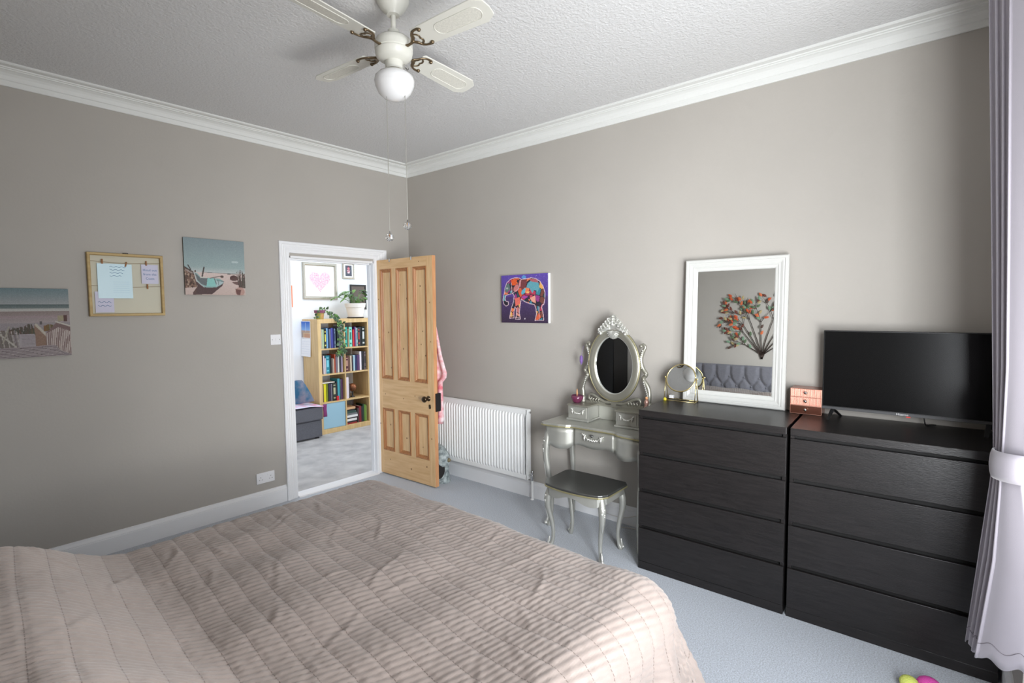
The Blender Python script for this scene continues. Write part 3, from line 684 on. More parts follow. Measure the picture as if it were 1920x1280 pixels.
# mottled pet cave on the floor by the radiator
t = thing('pet_cave', 'mottled blue grey fabric pet cave with dark oval opening, by the radiator', 'pet bed', (-.205, -.56, 0), TH)
cx_, cy_ = -.205, -.560
mb = MB(); rows = []
for i in range(13):
    f_ = i / 12; z = .001 + .345 * math.sin(f_ * PI / 2) ** 1.0; r = .175 * (math.cos(f_ * PI / 2) ** .55 + .02) * (1 - .10 * math.sin(f_ * 9))
    rows.append([(cx_ + r * .62 * math.cos(a), cy_ + r * math.sin(a), z) for a in [2 * PI * k / 28 for k in range(29)]])
mb.sheet(rows); mb.build('fabric_dome', M['pet'], t, smooth=True)
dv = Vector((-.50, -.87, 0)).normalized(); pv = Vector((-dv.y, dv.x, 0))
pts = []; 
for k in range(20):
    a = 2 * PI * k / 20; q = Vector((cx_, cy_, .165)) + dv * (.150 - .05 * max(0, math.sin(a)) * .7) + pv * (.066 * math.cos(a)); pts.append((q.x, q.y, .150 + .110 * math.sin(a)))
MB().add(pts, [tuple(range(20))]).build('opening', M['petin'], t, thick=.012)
MB().tube(pts + pts[:1], .011, 6).build('opening_rim', M['pet'], t, smooth=True)
MB().ball((cx_ + .02, cy_ - .165, .21), .020, 8).build('bobble', cmat((128, 118, 92), .9), t, smooth=True)

# ------------------------------------------------------------------ dressing table (frame turned by TH)
t = thing('dressing_table', 'ornate silver dressing table with oval mirror and scrolled legs', 'dressing table', (-.22, -2.34, 0), TH)
CY = -2.34
fo = lambda o: float(np.interp(abs(o), [0, .10, .155, .175, .195, .26, .33, .375, .40], [-.372, -.370, -.371, -.376, -.396, -.416, -.420, -.426, -.412]))
ys = [CY + .40 - .80 * i / 60 for i in range(61)]
outl = [(fo(y - CY), y) for y in ys] + [(-.022, CY - .40), (-.022, CY + .40)]
MB().prism(outl, .768, .784, 'z').build('table_top', M['silver'], t, bevel=.002)
outl2 = [(fo(y - CY) - .005, y + (.004 if y > CY + .39 else (-.004 if y < CY - .39 else 0))) for y in ys] + [(-.022, CY - .404), (-.022, CY + .404)]
MB().prism(outl2, .761, .770, 'z').build('top_edge', M['gilt'], t, bevel=.002)
zb = lambda o: float(np.interp(abs(o), [0, .05, .10, .14, .17, .20, .25, .30, .33, .37], [.630, .634, .644, .640, .626, .608, .602, .610, .620, .600]))
def apron(o0, o1, dx, zt=.761, zlow=None, n=40):
    rows = []
    ysn = [CY + o0 + (o1 - o0) * i / n for i in range(n + 1)]
    for fz in range(5): rows.append([(fo(y - CY) + dx + (-.012 * math.cos((abs(y - CY) - .265) / .09 * PI / 2) if .175 < abs(y - CY) < .355 else 0), y, (zt + ((zlow or zb(y - CY)) - zt) * fz / 4)) for y in ysn])
    return MB().sheet(rows)
apron(-.365, .365, .028).build('front_apron', M['silver'], t, smooth=True, thick=.016, angle=.6)
dw = apron(-.155, .155, .018, .755, None, 20).build('drawer_front', M['silver'], t, smooth=True, thick=.012, angle=.6)
hd = MB(); XH = fo(0) + .010
for s in (1, -1):
    hd.ball((XH - .006, CY + s * .072, .726), .0075, 8).ball((XH - .006, CY + s * .058, .722), .006, 8).ball((XH - .006, CY + s * .083, .730), .005, 8)
    hd.tube(smooth_path([(XH - .006, CY + s * .066, .722), (XH - .008, CY + s * .064, .70), (XH - .008, CY + s * .062, .685)]), lerp_list([.004, .008, .003], 9), 8)
    hd.tube(smooth_path([(XH - .006, CY + s * .066, .722), (XH - .010, CY + s * .045, .706), (XH - .012, CY + s * .02, .697), (XH - .012, CY, .694)]), .0045, 6)
for i in range(9): hd.ball((XH - .012, CY - .036 + .009 * i, .692 + .00018 * (i - 4) ** 2 * 2 + .005 * (i % 2)), .0072, 6)
hd.build('swag_handle', M['silver_hi'], dw, smooth=True)
MB().lathe([(.004, 0), (.004, -.012), (.010, -.016), (.011, -.022), (.006, -.026)], (XH, CY, .728), 12, 'x').build('drawer_knob', M['silver_dk'], dw, smooth=True)
for s in (1, -1): MB().box(-.36, -.04, CY + s * .372, CY + s * .356, .63, .761).build('side_apron', M['silver'], t)
MB().box(-.046, -.03, CY - .36, CY + .36, .62, .761).build('back_apron', M['silver'], t)
def cabriole(px, py, ox, oy, zt, sc=1.0, name='leg', m=None, carve=True, parent=None):
    zs = [zt, zt * .90, zt * .80, zt * .66, zt * .46, zt * .26, zt * .10, .012, .001]
    off = [.0, .014, .026, .026, .004, -.010, -.004, .010, .012]
    rr = [.024, .027, .028, .023, .018, .0145, .0135, .019, .018]
    path = smooth_path([(px + ox * o_ * sc, py + oy * o_ * sc, z) for z, o_ in zip(zs, off)], 3)
    lg = MB().tube(path, [r_ * sc for r_ in lerp_list(rr, len(path))], 8).build(name, m or M['silver'], parent or t, smooth=True)
    if carve:
        cv = MB()
        for j, (zf, oo) in enumerate(((.84, .052), (.81, .056), (.78, .056), (.74, .054), (.70, .050), (.86, .047), (.76, .057), (.80, .050))):
            dd = (j % 3 - 1) * .008
            cv.ball((px + ox * oo * .8 * sc + oy * dd, py + oy * oo * .8 * sc - ox * dd, zt * zf), .0085 * sc, 6)
        cv.tube(smooth_path([(px + ox * .050 * .8 * sc, py + oy * .05 * .8 * sc, zt * .72), (px + ox * .047 * .8 * sc, py + oy * .047 * .8 * sc, zt * .6), (px + ox * .028 * sc, py + oy * .028 * sc, zt * .48)]), lerp_list([.008, .005, .002], 9), 6)
        cv.build('leg_carving', M['silver_hi'], lg, smooth=True); cv = MB()
        cv.tube(smooth_path([(px + ox * .016 * sc, py + oy * .016 * sc, .075), (px + ox * .022 * sc, py + oy * .022 * sc, .045), (px + ox * .034 * sc, py + oy * .034 * sc, .012)]), lerp_list([.004, .009, .007], 9), 6)
        cv.ball((px + ox * .032 * sc, py + oy * .032 * sc, .020), .013 * sc, 6)
        cv.build('foot_carving', M['silver_hi'], lg, smooth=True)
    return lg
for s in (1, -1):
    cabriole(-.372, CY + s * .350, -.75, s * .85, .765)
    cabriole(-.055, CY + s * .345, 0, s * .35, .765, carve=False)
# raised back with two small drawers
for s in (1, -1):
    y0, y1 = CY + s * .285, CY + s * .105
    bx = MB().box(-.235, -.03, y0 - s * .006, y1 + s * .006, .800, .893).build('drawer_box', M['silver'], t, bevel=.001)
    MB().prism([(-.245, y0), (-.250, (y0 + y1) / 2), (-.245, y1), (-.028, y1), (-.028, y0)], .893, .905, 'z').build('box_top', M['champagne'], bx, bevel=.002)
    MB().box(-.250, -.028, y0 + s * .004, y1 - s * .004, .7845, .800).build('box_base', M['silver'], bx, bevel=.005)
    MB().box(-.240, -.233, y0 - s * .02, y1 + s * .02, .808, .886).build('small_drawer', M['silver'], bx, bevel=.001)
    hd = MB(); ym = (y0 + y1) / 2
    for q in (1, -1):
        hd.ball((-.244, ym + q * .046, .868), .006, 7).ball((-.244, ym + q * .054, .872), .0045, 6)
        hd.tube(smooth_path([(-.244, ym + q * .046, .866), (-.246, ym + q * .043, .848), (-.246, ym + q * .042, .834)]), lerp_list([.003, .006, .002], 9), 6)
        hd.tube(smooth_path([(-.244, ym + q * .046, .866), (-.247, ym + q * .025, .850), (-.248, ym, .843)]), .0035, 6)
    for i in range(5): hd.ball((-.248, ym - .02 + .010 * i, .843), .006, 6)
    hd.build('swag_handle', M['silver_hi'], bx, smooth=True)
MB().box(-.075, -.03, CY - .11, CY + .11, .7845, .890).build('back_board', M['silver'], t, bevel=.002)
MB().box(-.115, -.028, CY - .30, CY + .30, .893, .905).build('mirror_shelf', M['champagne'], t, bevel=.002)
# oval mirror
OY, OZ, OX = -2.372, 1.203, -.105
mf = MB(); prof = [(.004, 0), (.0, -.016), (-.010, -.026), (-.030, -.024), (-.040, -.020), (-.050, -.021), (-.054, -.014), (-.056, -.004), (-.056, 0)]
n = 56; vs = []
for dr, dx in prof:
    for k in range(n):
        a = 2 * PI * k / n; vs.append((OX + dx, OY + (.202 + dr) * math.cos(a), OZ + (.264 + dr) * math.sin(a)))
mf.add(vs, [(j * n + k, j * n + (k + 1) % n, ((j + 1) % len(prof)) * n + (k + 1) % n, ((j + 1) % len(prof)) * n + k) for j in range(len(prof)) for k in range(n)])
om = mf.build('mirror_frame', M['champagne'], t, smooth=True)
MB().tube([(OX - .017, OY + .202 * math.cos(2 * PI * k / n), OZ + .264 * math.sin(2 * PI * k / n)) for k in range(n + 1)], .0045, 6).build('frame_bead', M['gilt'], om, smooth=True)
MB().tube([(OX - .014, OY + .150 * math.cos(2 * PI * k / n), OZ + .212 * math.sin(2 * PI * k / n)) for k in range(n + 1)], .005, 6).build('inner_bead', M['silver_hi'], om, smooth=True)
MB().add([(OX - .008, OY + .151 * math.cos(2 * PI * k / n), OZ + .213 * math.sin(2 * PI * k / n)) for k in range(n)], [tuple(range(n))]).build('mirror_glass', M['mirror'], t)
cr_ = MB()
cr_.prism([(OY - .115, 1.425), (OY - .125, 1.445), (OY - .10, 1.468), (OY - .08, 1.480), (OY - .06, 1.512), (OY - .035, 1.540), (OY - .012, 1.566), (OY + .004, 1.572), (OY + .020, 1.560), (OY + .038, 1.536), (OY + .060, 1.508), (OY + .085, 1.480), (OY + .105, 1.465), (OY + .125, 1.442), (OY + .115, 1.425), (OY + .06, 1.440), (OY + .02, 1.40), (OY, 1.392), (OY - .02, 1.40), (OY - .06, 1.440)], OX - .022, OX - .002, 'x')
r5 = random.Random(9)
for i in range(11):
    a = PI * (.06 + .88 * i / 10) + PI
    cr_.tube(smooth_path([(OX - .028, OY, 1.452), (OX - .036, OY + .025 * math.cos(a), 1.452 + .028 * math.sin(a)), (OX - .030, OY + .050 * math.cos(a), 1.455 + .058 * math.sin(a))]), lerp_list([.003, .0055, .003], 9), 6)
for s in (1, -1):
    for i in range(5):
        y, z, q = .030 + .018 * i, 1.530 - .019 * i, .016 + .003 * (i % 2)
        cr_.tube(smooth_path([(OX - .026, OY + s * (y - .018), z - .02), (OX - .034, OY + s * y, z - .012), (OX - .030, OY + s * (y + .012), z + .008), (OX - .026, OY + s * y, z + .012), (OX - .03, OY + s * (y - .006), z + .002)]), lerp_list([.005, .007, .005, .004], 17), 6)
        cr_.ball((OX - .032, OY + s * (y - .006), z - .024), .009, 6)
    cr_.tube(smooth_path([(OX - .026, OY + s * .03, 1.47), (OX - .034, OY + s * .06, 1.462), (OX - .03, OY + s * .10, 1.446), (OX - .028, OY + s * .118, 1.436)]), lerp_list([.008, .010, .007, .004], 13), 6)
for i in range(4): cr_.ball((OX - .03, OY + .004, 1.50 + .019 * i), .013 - .002 * i, 7)
cr_.build('carved_crest', M['silver_hi'], om, smooth=True, angle=.8)
for s in (1, -1):
    ps = MB()
    c0 = OY
    pp = [(.198, 1.352), (.216, 1.358), (.232, 1.345), (.226, 1.325), (.212, 1.30), (.202, 1.265), (.204, 1.225), (.220, 1.185), (.240, 1.158), (.238, 1.140), (.222, 1.128), (.222, 1.110), (.240, 1.085), (.258, 1.05), (.264, 1.01), (.262, .975), (.262, .906)]
    path = smooth_path([(OX + .004, c0 + s * a, z) for a, z in pp], 4)
    ps.tube(path, lerp_list([.008, .012, .011, .014, .017, .017, .016, .015, .012, .014, .017, .017, .016, .018, .018], len(path)), 8)
    ps.ball((OX - .004, c0 + s * .205, 1.348), .013, 8); ps.ball((OX - .004, c0 + s * .240, 1.150), .014, 8); ps.ball((OX - .004, c0 + s * .224, 1.118), .012, 8)
    ps.lathe([(.030, .905), (.030, .918), (.022, .926), (.026, .945), (.018, .955)], (OX + .004, c0 + s * .262, 0), 14)
    po = ps.build('mirror_post', M['champagne'], t, smooth=True)
    bd = MB()
    for i in range(10): bd.ball((OX - .011, c0 + s * float(np.interp(i, [0, 4, 9], [.219, .203, .213])), 1.318 - .0135 * i), .0065, 6)
    bd.build('bead_carving', M['silver_hi'], po, smooth=True); bd = MB()
    for i in range(8): bd.ball((OX - .012, c0 + s * float(np.interp(i, [0, 7], [.228, .258])), 1.098 - .0135 * i), .0062, 6)
    bd.build('bead_carving', M['silver_hi'], po, smooth=True)
    MB().lathe([(.008, 0), (.008, s * .02), (.004, s * .028)], (OX, OY + s * .196, OZ), 10, 'y').build('pivot', M['silver_hi'], po)
    pl = MB()
    path = smooth_path([(OX - .006, OY + s * a, z) for a, z in ((.02, .925), (.07, .925), (.12, .945), (.165, .968), (.195, .968), (.205, .945), (.192, .925), (.178, .935), (.183, .950))], 4)
    pl.tube(path, lerp_list([.008, .012, .013, .013, .011, .010, .008, .007, .005], len(path)), 8)
    for i in range(4): pl.tube(smooth_path([(OX - .014, OY + s * (.115 + .022 * i), .918), (OX - .020, OY + s * (.120 + .022 * i), .934), (OX - .016, OY + s * (.112 + .022 * i), .946)]), lerp_list([.004, .007, .004], 9), 6)
    pl.box(OX - .012, OX + .01, OY + s * .02, OY + s * .23, .905, .925)
    pl.build('plinth_scroll', M['champagne'], t, smooth=True, angle=.8)
MB().box(OX - .012, OX + .012, OY - .07, OY + .07, .904, .938).build('plinth', M['champagne'], t, bevel=.004)
# things on the dressing table
t = thing('tealight_holder', 'dark amethyst glass tealight cup on the left drawer box', 'tealight holder', (-.165, -2.095, .9055), TH)
MB().lathe([(.020, 0), (.034, .008), (.046, .030), (.048, .056), (.044, .056), (.042, .032), (.030, .012), (.002, .010)], (-.165, -2.095, .9055), 20, cap=False).build('glass_cup', M['amethyst'], t, smooth=True)
MB().lathe([(.030, .012), (.030, .045), (.002, .046)], (-.165, -2.095, .9055), 14).build('wax', M['amethyst'], t)
MB().lathe([(.003, .046), (.006, .075), (.004, .095), (.001, .105)], (-.165, -2.095, .9055), 8).build('wick_ornament', M['wax'], t, smooth=True)
o = MB().tube([(-.125, -2.128, 1.335), (-.13, -2.118, 1.29), (-.132, -2.112, 1.262)], .001, 4).lathe([(.001, .03), (.012, .018), (.013, -.02), (.001, -.045)], (-.132, -2.112, 1.235), 6).build('crystal_pendant', M['violet']); tag(o, 'violet crystal pendant hanging from the left mirror post', 'pendant'); rebase(o, (-.132, -2.112, 1.19), TH)
t = thing('trinket', 'small pinkish copper trinket at the foot of the right mirror post', 'trinket', (-.15, -2.64, .906), TH)
MB().lathe([(.018, 0), (.020, .02), (.012, .04), (.018, .06), (.010, .078), (.002, .082)], (-.155, -2.640, .906), 12).build('body', M['copperpink'], t, smooth=True)
MB().ball((-.155, -2.640, .996), .010, 8).build('bead', M['wax'], t, smooth=True)

# stool
t = thing('stool', 'small silver stool with pewter seat and curved legs under the dressing table', 'stool', (-.53, -2.376, 0), TH)
SY = -2.376
so = []
for i in range(25):
    o_ = -.235 + .47 * i / 24; so.append((-.700 - .045 * (1 - (o_ / .235) ** 2) + (.045 * max(0, (abs(o_) - .19) / .045) ** 2), SY - o_))
so += [(-.400, SY - .240), (-.365, SY - .215), (-.358, SY), (-.365, SY + .215), (-.400, SY + .240)]
MB().prism(so, .440, .456, 'z').build('seat', M['silver_dk'], t, bevel=.004)
so2 = [(-.53 + (x + .53) * 1.012, SY + (y - SY) * 1.012) for x, y in so]
MB().prism(so2, .432, .443, 'z').build('seat_edge', M['gilt'], t, bevel=.003)
so3 = [(-.53 + (x + .53) * .88, SY + (y - SY) * .90) for x, y in so]; n = len(so3); vs = []
for x, y in so3: vs.append((x, y, .433))
for x, y in so3: vs.append((x, y, .385 + .018 * math.cos((y - SY) / .21 * PI * 1.5)))
MB().add(vs, [(i, (i + 1) % n, n + (i + 1) % n, n + i) for i in range(n)]).build('apron', M['silver'], t, thick=.014)
for sx_, sy_ in ((-.655, 1), (-.655, -1), (-.400, 1), (-.400, -1)):
    cabriole(sx_, SY + sy_ * .185, (-.75 if sx_ < -.5 else .3), sy_ * .8, .432, .92, 'leg', M['silver'], True, t)

# ------------------------------------------------------------------ chests of drawers
CA = 0.0545561
def chest(label):
    t = thing('chest_of_drawers', label, 'chest of drawers', (0, 0, 0), group='black chests of drawers')
    D_, W_ = .515, .796
    MB().box(-.002, D_, .0, -W_, .960, .998).build('top_panel', M['blackwood'], t, bevel=.003)
    for y0 in (0, -W_ + .018): MB().box(.012, D_, y0, y0 - .018, .001, .960).build('side_panel', M['blackwood'], t)
    MB().box(D_ - .006, D_, -.018, -W_ + .018, .02, .96).build('back_panel', M['blackwood'], t)
    MB().box(.030, .045, -.018, -W_ + .018, .001, .96).build('inner_front', M['blackgap'], t)
    MB().box(.004, .022, -.0, -W_, .001, .050).build('plinth', M['blackwood'], t, bevel=.001)
    for z0, z1 in ((.738, .944), (.510, .716), (.281, .488), (.053, .260)):
        d = MB().prism([(.000, z0), (.018, z0), (.018, z1), (.000, z1)], -.001, -W_ + .001, 'y')
        d.build('drawer', M['blackwood'], t, bevel=.0015)
    return t
c1 = chest('black brown four-drawer chest carrying the white framed mirror')
c2 = dup(c1); c2['label'] = 'black brown four-drawer chest carrying the television, beside the curtain'
def CHW(x, y): return (-.46277 + math.cos(CA) * x - math.sin(CA) * y, -2.78331 + math.sin(CA) * x + math.cos(CA) * y)
for c, yo in ((c1, 0), (c2, -.812)):
    q = CHW(0, yo); c.location = (q[0], q[1], 0); c.rotation_euler = (0, 0, CA)
ZT = .9985
# leaning mirror with white moulded frame
t = thing('wall_mirror', 'tall mirror in a white moulded frame leaning on the chest', 'mirror', (-.07, -3.166, ZT), TH)
o_, u_ = Vector((-.066, -2.862, ZT)), Vector((0, -1, 0)); top = Vector((-.032, -2.874, 1.926)); v_ = (Vector((top.x, -2.862, top.z)) - o_).normalized(); n_ = Vector((-v_.z, 0, v_.x)); MH = .927
MB().frame(o_, u_, v_, n_, .606, MH, [(0, 0), (0, .020), (.006, .027), (.018, .027), (.022, .023), (.030, .024), (.046, .017), (.052, .019), (.058, .015), (.070, .013), (.075, .009), (.077, .004), (.077, 0)]).build('frame', M['frame_white'], t)
q = [o_ + u_ * a + v_ * b + n_ * .005 for a, b in ((.07, .07), (.536, .07), (.536, MH - .07), (.07, MH - .07))]
MB().add(q, [(0, 1, 2, 3)]).build('mirror_glass', M['mirror'], t)
q = [o_ + u_ * a + v_ * b - n_ * .001 for a, b in ((.01, .01), (.596, .01), (.596, MH - .01), (.01, MH - .01))]
MB().add(q, [(0, 1, 2, 3)]).build('backing', M['cream'], t, thick=.002)
# round gold vanity mirror
t = thing('vanity_mirror', 'small round gold-rimmed vanity mirror on a wire stand, on the chest', 'mirror', (-.135, -2.868, ZT), TH)
vy, vx, vz, vr = -2.868, -.137, 1.152, .0935
ta = math.radians(24)
def VM(r, a, d=0): 
    py, pz = r * math.cos(a), r * math.sin(a); return (vx + pz * math.sin(ta) - d * math.cos(ta), vy - py, vz + pz * math.cos(ta) + d * math.sin(ta))
rim = MB().tube([VM(vr, 2 * PI * k / 40) for k in range(41)], .0045, 8).build('rim', M['brassy'], t, smooth=True)
for d, nm in ((.003, 'mirror_glass'), (-.003, 'mirror_glass')): MB().add([VM(vr - .002, 2 * PI * k / 40, d) for k in range(40)], [tuple(range(40))]).build(nm, M['mirror'], t)
st = MB()
for s in (1, -1):
    yv = vy + s * .1005
    st.tube([(vx, yv, vz), (vx - .030, yv, ZT + .004)], .0026, 6); st.tube([(vx, yv, vz), (vx + .038, yv, ZT + .004)], .0026, 6); st.tube([(vx - .030, yv, ZT + .0035), (vx + .038, yv, ZT + .0035)], .0026, 6)
    st.ball((vx, yv + s * .004, vz), .006, 8)
for dx in (-.030, .038): st.tube([(vx + dx, vy + .1005, ZT + .0035), (vx + dx, vy - .1005, ZT + .0035)], .0026, 6)
st.build('wire_stand', M['brassy'], t, smooth=True)
# rose gold drawers
t = thing('jewellery_box', 'rose gold mirrored trinket box with three little drawers beside the television', 'jewellery box', (-.06, -3.581, ZT), TH)
jx, j0, j1 = -.128, -3.503, -3.660
MB().box(jx + .004, jx + .125, j0, j1, ZT, ZT + .148).build('carcass', M['rose'], t, bevel=.001)
for i in range(3):
    z0 = ZT + .003 + .0485 * i
    d = MB()
    if i: 
        for k in range(26): d.prism([(j0 - .002 - .00588 * k, z0 + .001), (j0 - .002 - .00588 * (k + 1), z0 + .001), (j0 - .002 - .00588 * (k + 1), z0 + .046), (j0 - .002 - .00588 * k, z0 + .046)], jx + .0, jx + .005, 'x').tube([(jx - .0003, j0 - .005 - .00588 * k, z0 + .002), (jx - .0003, j0 - .005 - .00588 * k, z0 + .045)], .0023, 5)
    else: d.box(jx, jx + .005, j0 - .001, j1 + .001, z0, z0 + .046)
    dd = d.build('drawer', M['rose_ribbed'] if i else M['rose'], t)
    MB().frame((jx + .001, j0, z0 - .001), (0, -1, 0), (0, 0, 1), (-1, 0, 0), .157, .0485, [(0, 0), (0, .002), (.0022, .002), (.0022, 0)]).build('drawer_trim', M['rose_edge'], dd)
    MB().lathe([(.003, 0), (.003, -.008), (.008, -.010), (.0085, -.015), (.004, -.018)], (jx, (j0 + j1) / 2, z0 + .026), 12, 'x').build('knob', M['chrome'], dd, smooth=True)
# television
t = thing('television', 'black flat-screen television on splayed feet on the right chest', 'television', (-.10, -4.03, ZT), TH)
ty0, ty1, tx = -3.660, -4.392, -.130
bd = MB().box(tx, tx + .022, ty0, ty1, 1.046, 1.484).box(tx + .022, tx + .06, ty0 - .08, ty1 + .08, 1.06, 1.30).build('casing', M['plastic_black'], t, bevel=.003)
MB().box(tx - .0012, tx + .001, ty0 - .006, ty1 + .006, 1.064, 1.478).build('screen', M['tvscreen'], t)
MB().box(tx - .0022, tx + .004, ty0, ty1, 1.046, 1.060).build('lower_bezel', M['grey_edge'], t, bevel=.001)
lg = text('lettering', 'Hisense', .016, M['whitetext'], t, (tx - .0026, (ty0 + ty1) / 2 + .012, 1.0485), (PI / 2, 0, -PI / 2))
MB().box(tx - .003, tx + .002, (ty0 + ty1) / 2 - .004, (ty0 + ty1) / 2 - .022, 1.040, 1.046).build('standby_light', M['redled'], t)
for yf in (ty0 - .052, ty1 + .052):
    ft = MB()
    for xe, ye in ((tx - .075, yf + .014), (tx + .085, yf - .030)):
        ft.hexa([(xe - .008, ye - .008, ZT), (xe + .008, ye - .008, ZT), (xe + .008, ye + .008, ZT), (xe - .008, ye + .008, ZT), (tx - .002, yf - .010, 1.048), (tx + .018, yf - .010, 1.048), (tx + .018, yf + .010, 1.048), (tx - .002, yf + .010, 1.048)])
    ft.build('foot', M['plastic_black'], t, bevel=.002)
o = MB().tube(smooth_path([(tx + .03, -4.10, 1.05), (tx + .03, -4.105, 1.02), (tx + .05, -4.11, ZT + .004), (tx + .075, -4.13, ZT + .004), (tx + .082, -4.15, ZT + .004)]), .003, 6).build('power_lead', M['plastic_black'], None, smooth=True); tag(o, 'thin black lead drooping under the television', 'cable'); rebase(o, (tx + .06, -4.11, ZT), TH)
# tiny things at the far left end of the chest top
o = MB().lathe([(.010, 0), (.011, .012), (.008, .014), (.004, .020)], (-.17, -2.775, ZT), 10).build('bottle_cap', M['yellow'], smooth=True); tag(o, 'tiny yellow cap at the back left corner of the chest top', 'cap'); rebase(o, (-.17, -2.775, ZT), TH)
o = MB().box(-.095, -.065, -2.772, -2.800, ZT, ZT + .026).build('plastic_plug', M['plate'], bevel=.005); tag(o, 'small white plug behind the round vanity mirror on the chest', 'plug'); rebase(o, (-.08, -2.786, ZT), TH)
# white cable drooping along the skirting behind the stool
o = MB().tube(smooth_path([(-.024, -2.12, .10), (-.030, -2.25, .055), (-.030, -2.40, .05), (-.030, -2.55, .10), (-.03, -2.72, .115)]), .0035, 6).build('cable', M['cable'], smooth=True); tag(o, 'thin white cable drooping along the skirting behind the stool', 'cable'); rebase(o, (-.03, -2.42, .05), TH)
o = MB().tube(smooth_path([(-.10, -2.40, .004), (-.06, -2.52, .004), (-.075, -2.66, .004), (-.12, -2.76, .004)]), .0035, 6).build('cable', M['cable'], smooth=True); tag(o, 'thin white cable lying on the carpet by the black chest', 'cable'); rebase(o, (-.08, -2.58, .004), TH)

# ------------------------------------------------------------------ bed, bedspread, headboard
t = thing('bed', 'double bed with grey buttoned headboard under a taupe quilted bedspread', 'bed', (-2.6, -2.53, 0))
MB().box(-3.57, -1.66, -3.34, -1.72, .10, .34).build('base', M['gsofa'], t, bevel=.01)
MB().box(-3.57, -1.66, -3.34, -1.72, .342, .565).build('mattress', M['matt'], t, bevel=.04)
for x in (-3.45, -1.78):
    for y in (-3.22, -1.84): MB().lathe([(.022, .001), (.03, .10)], (x, y, 0), 12).build('leg', M['black_iron'], t)
ny, nz = 161, 91
HBY0, HBY1, HBZ0, HBZ1 = -3.44, -1.62, .30, 1.12
Yg, Zg = np.meshgrid(np.linspace(HBY0, HBY1, ny), np.linspace(HBZ0, HBZ1, nz))
pu, pv_ = .175, .23
dmin = np.full(Yg.shape, 9.0); btn = []
for i in range(-2, 14):
    for j in range(0, 8):
        by = HBY0 + .09 + i * pu + (pu / 2 if j % 2 else 0); bz = HBZ1 - .155 - j * pv_ / 2
        if HBY0 + .03 < by < HBY1 - .03 and bz > HBZ0: btn.append((by, bz))
        dmin = np.minimum(dmin, np.hypot(Yg - by, Zg - bz))
a1 = ((Yg - HBY0 - .09) / pu + (Zg - (HBZ1 - .155)) / pv_); a2 = ((Yg - HBY0 - .09) / pu - (Zg - (HBZ1 - .155)) / pv_)
def crease(a): return np.abs(((a + .5) % 1) - .5)
inner = Zg < HBZ1 - .15
cr1 = np.minimum(crease(a1), crease(a2)); vert = crease((Yg - HBY0 - .09) / pu)
c_ = np.where(inner, cr1, vert)
dep = .030 * np.clip(c_ / .22, 0, 1) ** .6 * np.clip(dmin / .05, .25, 1)
edge_ = np.minimum.reduce([Yg - HBY0, HBY1 - Yg, HBZ1 - Zg]); dep *= np.clip(edge_ / .03, 0, 1) ** .5
rows = [[(-3.635 + dep[i, j] + .015, Yg[i, j], Zg[i, j]) for j in range(ny)] for i in range(nz)]
hb = MB().sheet(rows).build('headboard', M['headb'], t, smooth=True)
MB().box(-3.675, -3.622, HBY0, HBY1, .02, HBZ1).build('headboard_back', M['headb'], t, bevel=.008)
for by, bz in btn: MB().ball((-3.612, by, bz), .012, 6, .6).build('button', M['headb'], hb, smooth=True)

# bedspread: cloth grid over mattress, own cloth coordinates
ix0, ix1, iy0, iy1, rr_, ztop = -3.56, -1.66, -3.37, -1.70, .13, .575
hang = .50
A = np.arange(ix0 + .01, ix1 + PI / 2 * rr_ + hang, .0100); B = np.arange(iy0 - PI / 2 * rr_ - hang, iy1 + PI / 2 * rr_ + hang, .0050)
X_, Y_ = np.meshgrid(A, B)
rng2 = np.random.RandomState(11)
def vnoise(x, y, sc):
    x = x / sc + 50; y = y / sc + 50; xi = np.floor(x).astype(int); yi = np.floor(y).astype(int); fx = x - xi; fy = y - yi
    tb = np.random.RandomState(5).rand(257, 257); fx = fx * fx * (3 - 2 * fx); fy = fy * fy * (3 - 2 * fy)
    g = lambda i, j: tb[i % 257, j % 257]
    return (g(xi, yi) * (1 - fx) + g(xi + 1, yi) * fx) * (1 - fy) + (g(xi, yi + 1) * (1 - fx) + g(xi + 1, yi + 1) * fx) * fy
qx = np.clip(X_, ix0, ix1); qy = np.clip(Y_, iy0, iy1)
ox, oy = X_ - qx, Y_ - qy; d_ = np.hypot(ox, oy); dn = np.where(d_ > 1e-6, d_, 1)
ux, uy = ox / dn, oy / dn
th_ = np.clip(d_ / rr_, 0, PI / 2)
hor = rr_ * np.sin(th_); ver = rr_ * (1 - np.cos(th_)); ext = np.clip(d_ - rr_ * PI / 2, 0, None)
corner = np.abs(ux * uy) * 2
ang_ = np.arctan2(uy, ux)
flare = .10 + .30 * corner
hor = hor + ext * flare + ext * .10 * np.sin(ang_ * 18) * corner + .035 * np.clip(ext / .15, 0, 1) * np.sin((X_ * np.abs(uy) + Y_ * np.abs(ux)) * 21) * (1 - corner)
hangz = np.minimum(ext * .97, .40)
Xw = qx + ux * hor; Yw = qy + uy * hor; Zw = ztop + .045 - ver - hangz
# pillows under the cloth, soft rolls and wrinkles
top_m = np.clip(1 - d_ / .16, 0, 1)
pil = np.clip((-2.80 - Xw) / .42, 0, 1); pil = pil * pil * (3 - 2 * pil)
yl = np.clip((Yw + 3.42) / .30, 0, 1) * np.clip((-1.46 - Yw) / .30, 0, 1)
Zw += .185 * pil * np.sqrt(yl) * (.35 + .65 * top_m)
Zw += top_m * (.050 * (vnoise(X_, Y_, .62) - .5) + .026 * (vnoise(X_ + 3, Y_ * 1.6, .28) - .5))
